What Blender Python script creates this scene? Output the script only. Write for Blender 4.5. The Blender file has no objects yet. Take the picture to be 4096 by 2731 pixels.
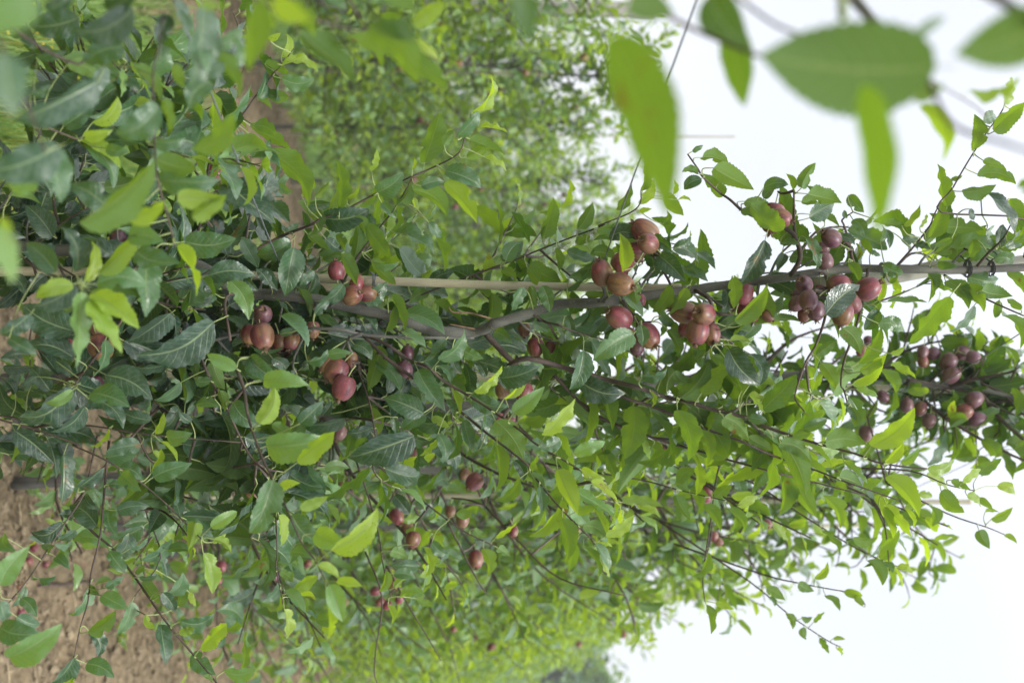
import bpy, math, random
import numpy as np
from mathutils import Vector, Matrix
PI = math.pi
R = math.radians
rng = np.random.default_rng(7)
random.seed(7)
S = bpy.context.scene
C = S.collection

# ------------------------------------------------------------------ camera (photo was taken with the camera turned on its side)
CAM_H = 1.30
HAZE = 0.0030
PITCH = math.atan((1176 - 1040) / 2613.0)
FWD = np.array([0, math.cos(PITCH), math.sin(PITCH)])
UP = np.array([0, -math.sin(PITCH), math.cos(PITCH)])
LEFT = np.array([-1.0, 0, 0])
CAM = np.array([0, 0, CAM_H])
cd = bpy.data.cameras.new('camera'); cam = bpy.data.objects.new('camera', cd); C.objects.link(cam)
M4 = Matrix.Identity(4)
for i in range(3):
    M4[i][0] = UP[i]; M4[i][1] = LEFT[i]; M4[i][2] = -FWD[i]; M4[i][3] = CAM[i]
cam.matrix_world = M4
cd.lens = 40; cd.sensor_width = 36; cd.sensor_fit = 'HORIZONTAL'; cd.clip_start = 0.02; cd.clip_end = 600
cd.dof.use_dof = True; cd.dof.focus_distance = 1.74; cd.dof.aperture_fstop = 4.4
S.camera = cam
FPX = 4096 * 40 / 36.0

# ------------------------------------------------------------------ overcast sky and soft sun
W = bpy.data.worlds.new('World'); S.world = W; W.use_nodes = True
nt = W.node_tree; nt.nodes.clear()
def N(t, ty, **k):
    n = t.nodes.new(ty)
    for a, b in k.items(): setattr(n, a, b)
    return n
SUN_EL, SUN_AZ = R(54), R(158)
sky = N(nt, 'ShaderNodeTexSky', sky_type='NISHITA', sun_disc=False)
sky.sun_elevation = SUN_EL; sky.sun_rotation = SUN_AZ; sky.dust_density = 4; sky.air_density = 1
tc = N(nt, 'ShaderNodeTexCoord'); sep = N(nt, 'ShaderNodeSeparateXYZ')
nt.links.new(tc.outputs['Generated'], sep.inputs[0])
cr = N(nt, 'ShaderNodeValToRGB')           # cloud layer: pale at the horizon, brighter overhead
cr.color_ramp.interpolation = 'EASE'
cr.color_ramp.elements[0].position = 0.0; cr.color_ramp.elements[0].color = (0.234, 0.236, 0.246, 1)
cr.color_ramp.elements[1].position = 1.0; cr.color_ramp.elements[1].color = (0.98, 0.99, 1.0, 1)
e = cr.color_ramp.elements.new(0.40); e.color = (0.220, 0.228, 0.248, 1)
nz = N(nt, 'ShaderNodeTexNoise'); nz.inputs['Scale'].default_value = 1.6; nz.inputs['Detail'].default_value = 3
nt.links.new(tc.outputs['Generated'], nz.inputs['Vector'])
nm = N(nt, 'ShaderNodeMapRange'); nm.inputs['To Min'].default_value = 20.5; nm.inputs['To Max'].default_value = 24.5
nm.inputs['From Min'].default_value = 0.3; nm.inputs['From Max'].default_value = 0.7
nt.links.new(nz.outputs['Fac'], nm.inputs['Value'])
nt.links.new(sep.outputs['Z'], cr.inputs['Fac'])
sc = N(nt, 'ShaderNodeVectorMath', operation='SCALE'); nt.links.new(cr.outputs['Color'], sc.inputs[0]); nt.links.new(nm.outputs[0], sc.inputs['Scale'])
mx = N(nt, 'ShaderNodeMixRGB'); mx.inputs['Fac'].default_value = 0.88
nt.links.new(sky.outputs['Color'], mx.inputs['Color1']); nt.links.new(sc.outputs[0], mx.inputs['Color2'])
bg = N(nt, 'ShaderNodeBackground'); bg.inputs['Strength'].default_value = 0.10
nt.links.new(mx.outputs[0], bg.inputs['Color'])
wo = N(nt, 'ShaderNodeOutputWorld'); nt.links.new(bg.outputs[0], wo.inputs['Surface'])

sl = bpy.data.lights.new('sun', 'SUN'); sun = bpy.data.objects.new('sun', sl); C.objects.link(sun)
sl.energy = 1.5; sl.angle = R(12); sl.color = (1.0, 0.97, 0.92)
sd = Vector((math.sin(SUN_AZ) * math.cos(SUN_EL), math.cos(SUN_AZ) * math.cos(SUN_EL), math.sin(SUN_EL)))
sun.rotation_euler = sd.to_track_quat('Z', 'Y').to_euler(); sun.location = (0, 0, 12)

S.view_settings.view_transform = 'Standard'; S.view_settings.look = 'None'
S.view_settings.exposure = 1.0; S.view_settings.gamma = 1; S.view_settings.use_curve_mapping = False
S.render.resolution_x = 1024; S.render.resolution_y = 682
S.render.engine = 'CYCLES'
S.cycles.max_bounces = 9; S.cycles.diffuse_bounces = 6; S.cycles.transparent_max_bounces = 6; S.cycles.transmission_bounces = 5

# ------------------------------------------------------------------ helpers
KR = {'T1': (0, 0, .6057), 'T2': (1000, 0, .6057), 'T3': (2000, 0, .6057), 'T4': (3000, 0, .6059),
      'C1': (0, 900, .6057), 'C2': (1000, 900, .6057), 'C3': (2000, 900, .6057), 'C4': (3000, 900, .6059),
      'B1': (0, 1780, .6064), 'B2': (1000, 1780, .6064), 'B3': (2000, 1780, .6064), 'B4': (3000, 1780, .6065)}
def fp(k, x, y):
    a, b, s = KR[k]; return (a + x * s, b + y * s)
def P(p, d):                       # a sight line met at a given distance
    return CAM + d * (FWD + (p[0] - 2048) / FPX * UP + (1365.5 - p[1]) / FPX * LEFT)
def proj(w):
    v = np.asarray(w) - CAM; d = v @ FWD
    return np.array([2048 + (v @ UP) / d * FPX, 1365.5 - (v @ LEFT) / d * FPX]), d
def nrm(v):
    v = np.asarray(v, float); return v / (np.linalg.norm(v) + 1e-12)

def tag(o, label=None, cat=None, group=None, kind=None):
    if label: o['label'] = label
    if cat: o['category'] = cat
    if group: o['group'] = group
    if kind: o['kind'] = kind
    return o
def empty(name, loc=(0, 0, 0)):
    o = bpy.data.objects.new(name, None); C.objects.link(o); o.location = loc
    o.empty_display_size = .05
    return o
def link(name, me, parent=None):
    o = bpy.data.objects.new(name, me); C.objects.link(o)
    if parent is not None:
        o.parent = parent
    return o

class MB:
    """collects triangles / quads for one mesh"""
    def __init__(s): s.v = []; s.f = []; s.n = 0
    def add(s, v, f):
        s.v.append(np.asarray(v, float)); s.f.extend([tuple(i + s.n for i in q) for q in f]); s.n += len(v)
    def tube(s, pts, rad, sides=7, cap=True, smooth=True, rough=0):
        pts = np.asarray(pts, float)
        rad = np.full(len(pts), rad, float) if np.isscalar(rad) else np.asarray(rad, float)
        if smooth and len(pts) > 2: pts, rad = catmull(pts, rad)
        n = len(pts)
        tg = np.gradient(pts, axis=0); tg /= np.linalg.norm(tg, axis=1)[:, None] + 1e-12
        ref = np.array([0.31, 0.22, 0.92])
        if abs(tg[0] @ ref) > .9: ref = np.array([1.0, 0, 0.1])
        a = nrm(np.cross(tg[0], ref)); V = []
        for i in range(n):
            a = nrm(a - (a @ tg[i]) * tg[i]); b = np.cross(tg[i], a)
            r = rad[i] * (1 + rough * (rng.random() - .5))
            for k in range(sides):
                t = 2 * PI * k / sides
                V.append(pts[i] + r * (math.cos(t) * a + math.sin(t) * b))
        F = []
        for i in range(n - 1):
            for k in range(sides):
                k2 = (k + 1) % sides
                F.append((i * sides + k, i * sides + k2, (i + 1) * sides + k2, (i + 1) * sides + k))
        if cap:
            F.append(tuple(range(sides))[::-1]); F.append(tuple((n - 1) * sides + k for k in range(sides)))
        s.add(V, F)
    def build(s, name, mat, parent=None, smooth=True, origin=None):
        me = bpy.data.meshes.new(name)
        V = np.concatenate(s.v) if s.v else np.zeros((0, 3))
        if origin is not None: V = V - np.asarray(origin)
        me.from_pydata(V.tolist(), [], s.f)
        if smooth: me.polygons.foreach_set('use_smooth', np.ones(len(me.polygons), bool))
        me.materials.append(mat); me.update()
        return link(name, me, parent)

def catmull(P_, r, sub=4):
    P_ = np.asarray(P_, float); q = np.vstack([2 * P_[0] - P_[1], P_, 2 * P_[-1] - P_[-2]]); out = []; rr = []
    for i in range(len(P_) - 1):
        p0, p1, p2, p3 = q[i], q[i + 1], q[i + 2], q[i + 3]
        for k in range(sub):
            t = k / sub
            out.append(.5 * (2 * p1 + (p2 - p0) * t + (2 * p0 - 5 * p1 + 4 * p2 - p3) * t * t + (-p0 + 3 * p1 - 3 * p2 + p3) * t ** 3))
            rr.append(r[i] * (1 - t) + r[i + 1] * t)
    out.append(P_[-1]); rr.append(r[-1])
    return np.array(out), np.array(rr)

# ------------------------------------------------------------------ materials
def new_mat(name):
    m = bpy.data.materials.new(name); m.use_nodes = True; m.node_tree.nodes.clear(); return m, m.node_tree
def mth(t, op, a, b=None, c=None, clamp=False):
    n = N(t, 'ShaderNodeMath', operation=op); n.use_clamp = clamp
    for i, v in enumerate((a, b, c)):
        if v is None: continue
        if isinstance(v, (int, float)): n.inputs[i].default_value = v
        else: t.links.new(v, n.inputs[i])
    return n.outputs[0]
def mixc(t, f, a, b, bt='MIX'):
    n = N(t, 'ShaderNodeMixRGB', blend_type=bt)
    for i, v in enumerate((f, a, b)):
        if isinstance(v, (int, float)): n.inputs[i].default_value = v
        elif isinstance(v, tuple): n.inputs[i].default_value = (*v, 1)
        else: t.links.new(v, n.inputs[i])
    return n.outputs[0]
def rng_(t, v, a, b, c, d):
    n = N(t, 'ShaderNodeMapRange'); t.links.new(v, n.inputs[0])
    for i, x in enumerate((a, b, c, d)): n.inputs[i + 1].default_value = x
    return n.outputs[0]

def leaf_material():
    m, t = new_mat('apple_leaf')
    at = N(t, 'ShaderNodeAttribute', attribute_name='leafcol'); s = N(t, 'ShaderNodeSeparateColor'); t.links.new(at.outputs['Color'], s.inputs[0])
    young, rnd, pat = s.outputs[0], s.outputs[1], s.outputs[2]
    uv = N(t, 'ShaderNodeUVMap', uv_map='UVMap'); su = N(t, 'ShaderNodeSeparateXYZ'); t.links.new(uv.outputs[0], su.inputs[0])
    u = su.outputs[0]; v = mth(t, 'ABSOLUTE', mth(t, 'MULTIPLY_ADD', su.outputs[1], 2.0, -1.0))
    geo = N(t, 'ShaderNodeNewGeometry'); back = geo.outputs['Backfacing']
    # veins
    k = mth(t, 'FRACT', mth(t, 'MULTIPLY', mth(t, 'SUBTRACT', u, mth(t, 'MULTIPLY', v, 0.22)), 9.0))
    dv = mth(t, 'ABSOLUTE', mth(t, 'SUBTRACT', k, 0.5))
    side = rng_(t, dv, 0.0, 0.10, 1.0, 0.0)
    side = mth(t, 'MULTIPLY', side, rng_(t, v, 0.55, 1.0, 1.0, 0.15))
    mid = rng_(t, v, 0.025, 0.085, 1.0, 0.0)
    vein = mth(t, 'MAXIMUM', mid, mth(t, 'MULTIPLY', side, 0.45), clamp=True)
    tco = N(t, 'ShaderNodeTexCoord')
    no = N(t, 'ShaderNodeTexNoise'); no.inputs['Scale'].default_value = 55; no.inputs['Detail'].default_value = 3
    t.links.new(tco.outputs['Object'], no.inputs['Vector'])
    fine = N(t, 'ShaderNodeTexVoronoi'); fine.inputs['Scale'].default_value = 380; t.links.new(tco.outputs['Object'], fine.inputs['Vector'])
    cb = N(t, 'ShaderNodeValToRGB')
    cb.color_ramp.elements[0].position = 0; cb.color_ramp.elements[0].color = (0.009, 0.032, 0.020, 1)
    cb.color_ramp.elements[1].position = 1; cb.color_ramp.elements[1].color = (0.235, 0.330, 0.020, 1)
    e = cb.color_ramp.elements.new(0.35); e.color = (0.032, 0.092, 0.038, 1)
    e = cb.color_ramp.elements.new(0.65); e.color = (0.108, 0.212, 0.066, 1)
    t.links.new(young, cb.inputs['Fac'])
    top = mixc(t, mth(t, 'MULTIPLY', vein, 0.60), cb.outputs[0], mixc(t, 0.65, cb.outputs[0], (0.42, 0.50, 0.26)))
    top = mixc(t, rng_(t, no.outputs['Fac'], 0.35, 0.7, 0.0, 0.35), top, mixc(t, 1.0, top, (1.35, 1.25, 0.9), 'MULTIPLY'))
    top = mixc(t, rng_(t, rnd, 0.0, 1.0, 0.0, 0.45), top, mixc(t, 1.0, top, (0.85, 1.05, 1.25), 'MULTIPLY'))
    n3 = N(t, 'ShaderNodeTexNoise'); n3.inputs['Scale'].default_value = 120; n3.inputs['Detail'].default_value = 6; n3.inputs['Roughness'].default_value = .7; t.links.new(tco.outputs['Object'], n3.inputs['Vector'])
    dust = mth(t, 'MULTIPLY', rng_(t, n3.outputs['Fac'], .48, .72, 0, .45), rng_(t, young, .3, .8, 1, .15)); top = mixc(t, dust, top, (.17, .21, .17))
    cu = N(t, 'ShaderNodeValToRGB')
    cu.color_ramp.elements[0].position = 0; cu.color_ramp.elements[0].color = (0.070, 0.120, 0.055, 1)
    cu.color_ramp.elements[1].position = 1; cu.color_ramp.elements[1].color = (0.27, 0.37, 0.050, 1)
    e = cu.color_ramp.elements.new(0.5); e.color = (0.112, 0.192, 0.064, 1)
    t.links.new(young, cu.inputs['Fac'])
    und = mixc(t, mth(t, 'MULTIPLY', vein, 0.75), cu.outputs[0], (0.27, 0.34, 0.14))
    col = mixc(t, back, top, und)
    # rusty patches and aphid specks
    rust = mth(t, 'MULTIPLY', rng_(t, no.outputs['Fac'], 0.60, 0.68, 0.0, 1.0), rng_(t, pat, 0.90, 0.95, 0.0, 0.8))
    col = mixc(t, rust, col, (0.20, 0.11, 0.03))
    vo = N(t, 'ShaderNodeTexVoronoi'); vo.inputs['Scale'].default_value = 330; t.links.new(tco.outputs['Object'], vo.inputs['Vector'])
    spk = mth(t, 'MULTIPLY', rng_(t, vo.outputs['Distance'], 0.16, 0.22, 1.0, 0.0), rng_(t, young, 0.82, 0.9, 0.0, 0.85))
    spk = mth(t, 'MULTIPLY', spk, rng_(t, pat, 0.30, 0.45, 0.0, 1.0)); spk = mth(t, 'MULTIPLY', spk, rng_(t, no.outputs['Fac'], 0.45, 0.55, 0.0, 1.0))
    col = mixc(t, spk, col, (0.03, 0.03, 0.01))
    h = mth(t, 'SUBTRACT', mth(t, 'MULTIPLY', fine.outputs['Distance'], 0.35), vein)
    bp = N(t, 'ShaderNodeBump'); bp.inputs['Strength'].default_value = 0.5; bp.inputs['Distance'].default_value = 0.0016
    t.links.new(h, bp.inputs['Height'])
    pr = N(t, 'ShaderNodeBsdfPrincipled'); t.links.new(col, pr.inputs['Base Color']); t.links.new(bp.outputs[0], pr.inputs['Normal'])
    ro = mth(t, 'ADD', rng_(t, rnd, 0, 1, 0.30, 0.46), mth(t, 'MULTIPLY', back, 0.28)); t.links.new(ro, pr.inputs['Roughness'])
    t.links.new(rng_(t, back, 0, 1, .72, .20), pr.inputs['Specular IOR Level'])
    tr = N(t, 'ShaderNodeBsdfTranslucent')
    tcol = mixc(t, 1.0, mixc(t, young, (0.15, 0.35, 0.014), (0.50, 0.66, 0.030)), mixc(t, mth(t, 'MULTIPLY', vein, 0.8), (1, 1, 1), (0.62, 0.70, 0.5)), 'MULTIPLY')
    tcol = mixc(t, spk, tcol, (0.03, 0.03, 0.01)); tcol = mixc(t, rust, tcol, (0.25, 0.12, 0.02))
    t.links.new(tcol, tr.inputs['Color'])
    ms = N(t, 'ShaderNodeMixShader'); t.links.new(rng_(t, young, 0, 1, 0.13, 0.50), ms.inputs[0])
    t.links.new(pr.outputs[0], ms.inputs[1]); t.links.new(tr.outputs[0], ms.inputs[2])
    o = N(t, 'ShaderNodeOutputMaterial'); t.links.new(ms.outputs[0], o.inputs[0]); return m

def bark_material(name, a, b, spots, scale=60, rough=.75, bump=.4, stretch=(1, 1, .25)):
    m, t = new_mat(name)
    tco = N(t, 'ShaderNodeTexCoord'); mp = N(t, 'ShaderNodeMapping'); mp.inputs['Scale'].default_value = stretch
    t.links.new(tco.outputs['Object'], mp.inputs[0])
    no = N(t, 'ShaderNodeTexNoise'); no.inputs['Scale'].default_value = scale; no.inputs['Detail'].default_value = 6; t.links.new(mp.outputs[0], no.inputs['Vector'])
    n2 = N(t, 'ShaderNodeTexNoise'); n2.inputs['Scale'].default_value = 9; t.links.new(tco.outputs['Object'], n2.inputs['Vector'])
    vo = N(t, 'ShaderNodeTexVoronoi'); vo.inputs['Scale'].default_value = 260; t.links.new(tco.outputs['Object'], vo.inputs['Vector'])
    c = mixc(t, rng_(t, no.outputs['Fac'], .35, .65, 0, 1), a, b)
    c = mixc(t, rng_(t, n2.outputs['Fac'], .45, .65, 0, .55), c, mixc(t, 1.0, c, (1.25, 1.3, 1.15), 'MULTIPLY'))
    if spots: c = mixc(t, mth(t, 'MULTIPLY', rng_(t, vo.outputs['Distance'], .12, .2, 1, 0), .6), c, spots)
    bp = N(t, 'ShaderNodeBump'); bp.inputs['Strength'].default_value = bump; bp.inputs['Distance'].default_value = .002
    t.links.new(no.outputs['Fac'], bp.inputs['Height'])
    pr = N(t, 'ShaderNodeBsdfPrincipled'); t.links.new(c, pr.inputs['Base Color']); pr.inputs['Roughness'].default_value = rough
    t.links.new(bp.outputs[0], pr.inputs['Normal'])
    o = N(t, 'ShaderNodeOutputMaterial'); t.links.new(pr.outputs[0], o.inputs[0]); return m

def apple_material(name='apple_skin', purple=False):
    m, t = new_mat(name)
    tco = N(t, 'ShaderNodeTexCoord'); oi = N(t, 'ShaderNodeObjectInfo')
    ad = N(t, 'ShaderNodeVectorMath', operation='ADD'); t.links.new(tco.outputs['Object'], ad.inputs[0])
    off = N(t, 'ShaderNodeCombineXYZ'); t.links.new(mth(t, 'MULTIPLY', oi.outputs['Random'], 7.0), off.inputs[0]); t.links.new(mth(t, 'MULTIPLY', oi.outputs['Random'], 3.0), off.inputs[1])
    t.links.new(off.outputs[0], ad.inputs[1])
    n1 = N(t, 'ShaderNodeTexNoise'); n1.inputs['Scale'].default_value = 42; n1.inputs['Detail'].default_value = 2; t.links.new(ad.outputs[0], n1.inputs['Vector'])
    mp = N(t, 'ShaderNodeMapping'); mp.inputs['Scale'].default_value = (1, 1, .10); t.links.new(ad.outputs[0], mp.inputs[0])
    n2 = N(t, 'ShaderNodeTexNoise'); n2.inputs['Scale'].default_value = 330; n2.inputs['Detail'].default_value = 3; t.links.new(mp.outputs[0], n2.inputs['Vector'])
    red = mixc(t, rng_(t, n2.outputs['Fac'], .35, .68, 0, 1), *(((.120, .030, .052), (.055, .015, .030)) if purple else ((.215, .030, .036), (.080, .014, .022))))
    grn = mixc(t, rng_(t, n2.outputs['Fac'], .4, .6, 0, 1), (.220, .135, .034), (.140, .080, .024))
    ob = rng_(t, oi.outputs['Random'], 0, 1, -.10, .06)
    f = rng_(t, mth(t, 'ADD', n1.outputs['Fac'], ob), .42, .60, 0, 1)
    f = mth(t, 'MULTIPLY', f, .28 if purple else .78)
    c = mixc(t, f, red, grn)
    lw = N(t, 'ShaderNodeTexNoise'); lw.inputs['Scale'].default_value = 90; lw.inputs['Detail'].default_value = 5; t.links.new(ad.outputs[0], lw.inputs['Vector'])
    c = mixc(t, rng_(t, lw.outputs['Fac'], .35, .75, .04, .38 if purple else .22), c, (.24, .16, .20))      # waxy bloom
    vo = N(t, 'ShaderNodeTexVoronoi'); vo.inputs['Scale'].default_value = 420; t.links.new(ad.outputs[0], vo.inputs['Vector'])
    c = mixc(t, mth(t, 'MULTIPLY', rng_(t, vo.outputs['Distance'], .10, .17, 1, 0), .45), c, (.45, .33, .22))
    pr = N(t, 'ShaderNodeBsdfPrincipled'); t.links.new(c, pr.inputs['Base Color']); pr.inputs['Roughness'].default_value = .40
    pr.inputs['Specular IOR Level'].default_value = .5
    pr.inputs['Subsurface Weight'].default_value = .08; pr.inputs['Subsurface Radius'].default_value = (.006, .003, .002); pr.inputs['Subsurface Scale'].default_value = .4
    o = N(t, 'ShaderNodeOutputMaterial'); t.links.new(pr.outputs[0], o.inputs[0]); return m

M_LEAF = leaf_material()
M_BARK = bark_material('young_trunk_bark', (.060, .058, .051), (.130, .126, .114), (.28, .26, .23), 45)
M_SHOOT = bark_material('shoot_bark', (.042, .028, .024), (.085, .058, .047), (.20, .17, .14), 70)
M_STALK = bark_material('green_stalk', (.19, .24, .085), (.27, .31, .13), None, 90, .55, .1)
M_BAMBOO = bark_material('bamboo_cane', (.30, .265, .19), (.47, .42, .32), (.09, .075, .06), 38, .5, .15, (1, 1, .06))
M_CONC = bark_material('concrete', (.28, .27, .245), (.38, .365, .335), None, 30, .85, .3, (1, 1, 1))
M_WIRE = bark_material('zinc_wire', (.07, .075, .085), (.13, .135, .15), None, 80, .4, .05)
M_TIE = bark_material('black_twine', (.012, .012, .013), (.03, .03, .03), None, 300, .8, .3)
M_DRY = bark_material('dry_brown', (.10, .06, .035), (.20, .13, .08), None, 120, .9, .4, (1, 1, 1))
M_STRAW = bark_material('straw', (.36, .28, .18), (.50, .42, .28), None, 90, .8, .1)
M_BLUE = bark_material('blue_plastic', (.02, .07, .32), (.03, .10, .40), None, 50, .4, .05)
M_APPLE = apple_material(); M_APPLE_P = apple_material('purple_apple_skin', True)
M_SOIL = bark_material('dry_clod', (.12, .092, .058), (.26, .205, .132), None, 60, .95, .3, (1, 1, 1))

# ------------------------------------------------------------------ leaves
def leaf_template(nu, nv, seed, flat=False):
    r = np.random.default_rng(seed)
    t = np.linspace(0, 1, nu + 1); s = np.linspace(-1, 1, nv + 1)
    hw = np.clip(t, 0, 1) ** .55 * np.clip(1 - t, 0, 1) ** (.62 + .2 * r.random() + .22); hw = hw / hw.max() * .252
    hw = hw * (1 - .10 * np.exp(-((t - .92) / .08) ** 2))
    fold = R(r.uniform(12, 44)); kap = r.uniform(.3, 1.6); A = r.uniform(.014, .050); f1 = r.uniform(1.6, 3.4)
    p1, p2 = r.uniform(0, 6.28, 2); tw = r.uniform(-.5, .5); side = r.uniform(-.15, .15)
    if flat: fold = R(r.uniform(4, 12)); kap = r.uniform(.2, .6); side *= .5; A *= .25; tw *= .4
    th = np.cumsum(np.r_[0, np.full(nu, kap / nu) * (0.4 + 1.2 * t[1:] ** 1.5)])
    cx = np.r_[0, np.cumsum(np.cos((th[1:] + th[:-1]) / 2) / nu)]; cz = -np.r_[0, np.cumsum(np.sin((th[1:] + th[:-1]) / 2) / nu)]
    V = np.zeros((nu + 1, nv + 1, 3)); nt0 = r.uniform(.3, .85); ns = r.choice([-1, 1]); nd = r.uniform(.25, .6) if (nu > 10 and not flat and r.random() < .4) else 0; nw = r.uniform(.025, .07)
    for i in range(nu + 1):
        for j in range(nv + 1):
            w = hw[i]
            if nu >= 10 and j in (0, nv) and 0 < i < nu: w *= 1 + .05 * (1 if i % 2 else -1)
            if nd and s[j] * ns > .5: w *= 1 - nd * math.exp(-((t[i] - nt0) / nw) ** 2) * (s[j] * ns)
            y = s[j] * w; a = abs(s[j])
            cup = 1 - .35 * a
            z = abs(y) * math.tan(fold) * cup + A * math.sin(2 * PI * f1 * t[i] + (p1 if s[j] > 0 else p2)) * a * a * math.sin(PI * t[i])
            y *= math.cos(fold * .7)
            ta = tw * t[i]; y, z = y * math.cos(ta) - z * math.sin(ta), y * math.sin(ta) + z * math.cos(ta)
            V[i, j] = (cx[i] + math.sin(th[i]) * z, y + side * math.sin(PI * t[i]), cz[i] + math.cos(th[i]) * z)
    tip = V[-1, nv // 2].copy(); L = math.hypot(tip[0], tip[2]); c, s_ = tip[0] / L, tip[2] / L
    X = V[..., 0] * c + V[..., 2] * s_; Z = -V[..., 0] * s_ + V[..., 2] * c
    V[..., 0] = X / L; V[..., 2] = Z / L
    Vf = V.reshape(-1, 3)
    idx = lambda i, j: i * (nv + 1) + j
    F = []
    for i in range(nu):
        for j in range(nv):
            F.append((idx(i, j), idx(i + 1, j), idx(i + 1, j + 1), idx(i, j + 1)))
    UV = np.array([(t[i], (s[j] + 1) / 2) for i in range(nu + 1) for j in range(nv + 1)])
    return Vf, np.array(F), UV
LOD = {0: [leaf_template(24, 6, 100 + i) for i in range(40)], 1: [leaf_template(8, 4, 200 + i) for i in range(12)], 2: [leaf_template(4, 2, 300 + i) for i in range(8)], 3: [leaf_template(26, 8, 400 + i, True) for i in range(8)]}

class Leaves:
    def __init__(s, lod=0): s.lod = lod; s.rows = []
    def add(s, base, d, n, L, ws=1.0, young=.3):
        s.rows.append((base, d, n, L, ws, young))
    def build(s, name, parent=None, origin=None, stalk=None):
        if not s.rows: return None
        B = np.array([r[0] for r in s.rows]); D = np.array([r[1] for r in s.rows]); Nn = np.array([r[2] for r in s.rows])
        L = np.array([r[3] for r in s.rows]); ws = np.array([r[4] for r in s.rows]); yg = np.array([r[5] for r in s.rows])
        D = D / np.linalg.norm(D, axis=1)[:, None]; Nn = Nn - (Nn * D).sum(1)[:, None] * D; Nn /= np.linalg.norm(Nn, axis=1)[:, None] + 1e-9
        Y = np.cross(Nn, D)
        if origin is not None: B = B - np.asarray(origin)
        ws = np.where(yg > .6, ws * .88, ws)
        tm = LOD[s.lod]; var = rng.integers(0, len(tm), len(B))
        VV, FF, UU, CC, off = [], [], [], [], 0
        for k in range(len(tm)):
            ii = np.where(var == k)[0]
            if len(ii) == 0: continue
            V, F, UV = tm[k]; m = len(ii); nv = len(V)
            flip = np.where(rng.random(m) < .5, 1.0, -1.0)
            v = (B[ii, None, :] + L[ii, None, None] * (V[None, :, 0:1] * D[ii, None, :] + (ws[ii] )[:, None, None] * V[None, :, 1:2] * Y[ii, None, :]
                 + V[None, :, 2:3] * Nn[ii, None, :]))
            VV.append(v.reshape(-1, 3))
            FF.append((F[None] + (np.arange(m) * nv)[:, None, None] + off).reshape(-1, 4)); off += m * nv
            UU.append(np.tile(UV[F].reshape(-1, 2), (m, 1)))
            col = np.ones((m, nv, 4)); col[:, :, 0] = yg[ii][:, None]; col[:, :, 1] = rng.random(m)[:, None]; col[:, :, 2] = rng.random(m)[:, None]
            CC.append(col.reshape(-1, 4))
        VV = np.concatenate(VV); FF = np.concatenate(FF); UU = np.concatenate(UU); CC = np.concatenate(CC)
        nl = len(FF)
        if stalk is not None and stalk.v:
            SV = np.concatenate(stalk.v)
            if origin is not None: SV = SV - np.asarray(origin)
            SF = np.array(stalk.f) + len(VV); VV = np.concatenate([VV, SV]); FF = np.concatenate([FF, SF])
            UU = np.concatenate([UU, np.zeros((SF.size, 2))]); CC = np.concatenate([CC, np.tile([.5, .5, .5, 1.], (len(SV), 1))])
        me = bpy.data.meshes.new(name)
        me.vertices.add(len(VV)); me.vertices.foreach_set('co', VV.ravel().astype(np.float32))
        me.loops.add(FF.size); me.loops.foreach_set('vertex_index', FF.ravel().astype(np.int32))
        me.polygons.add(len(FF)); me.polygons.foreach_set('loop_start', (np.arange(len(FF)) * 4).astype(np.int32))
        try: me.polygons.foreach_set('loop_total', np.full(len(FF), 4, np.int32))
        except Exception: pass
        me.polygons.foreach_set('use_smooth', np.ones(len(FF), bool))
        me.update(calc_edges=True)
        u = me.uv_layers.new(name='UVMap'); u.data.foreach_set('uv', UU.ravel().astype(np.float32))
        a = me.attributes.new('leafcol', 'FLOAT_COLOR', 'POINT'); a.data.foreach_set('color', CC.ravel().astype(np.float32))
        me.materials.append(M_LEAF); me.materials.append(M_STALK)
        mi = np.zeros(len(FF), np.int32); mi[nl:] = 1; me.polygons.foreach_set('material_index', mi); me.validate()
        return link(name, me, parent)

def grow_leaves(pts, LS, stalk, spacing=.036, start=.12, size=.078, y0=.2, y1=.9, droop=.35, tipbunch=True):
    """alternate leaves along a shoot, young and small towards its tip"""
    pts = np.asarray(pts); seg = np.linalg.norm(np.diff(pts, axis=0), axis=1); tot = seg.sum(); cum = np.r_[0, np.cumsum(seg)]
    n = max(2, int(tot * (1 - start) / spacing)); az = rng.random() * 6.28
    for i in range(n):
        f = start + (1 - start) * (i + rng.random() * .5) / n; f = min(f, .995)
        q = f * tot; k = min(np.searchsorted(cum, q) - 1, len(seg) - 1); k = max(k, 0)
        p = pts[k] + (pts[k + 1] - pts[k]) * ((q - cum[k]) / seg[k]); tg = nrm(pts[k + 1] - pts[k])
        az += 2.4 + rng.normal() * .3
        a = nrm(np.cross(tg, [.3, .2, .95])); b = np.cross(tg, a)
        rad = math.cos(az) * a + math.sin(az) * b
        d = nrm(rad * .9 + tg * (.45 + .5 * f) + np.array([0, 0, -droop * (1 - .5 * f)]) + rng.normal(size=3) * .18)
        L = size * (1.05 - .55 * f ** 2.5) * rng.uniform(.72, 1.18)
        pl = L * rng.uniform(.25, .42)
        pd = nrm(d * .6 + tg * .5 + np.array([0, 0, .35])); b0 = p + pd * pl
        up = nrm(np.array([0, 0, 1.0]) + rad * .25 + tg * .25 + rng.normal(size=3) * .38)
        yg = np.clip(y0 + (y1 - y0) * f ** 2 + rng.normal() * .10, 0, 1)
        LS.add(b0, d, up, L, rng.uniform(.8, 1.1), yg)
        if stalk is not None: stalk.tube([p, (p + b0) / 2 + np.array([0, 0, .004]), b0], [.0011, .0009, .0008], 4, False, False)

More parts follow.
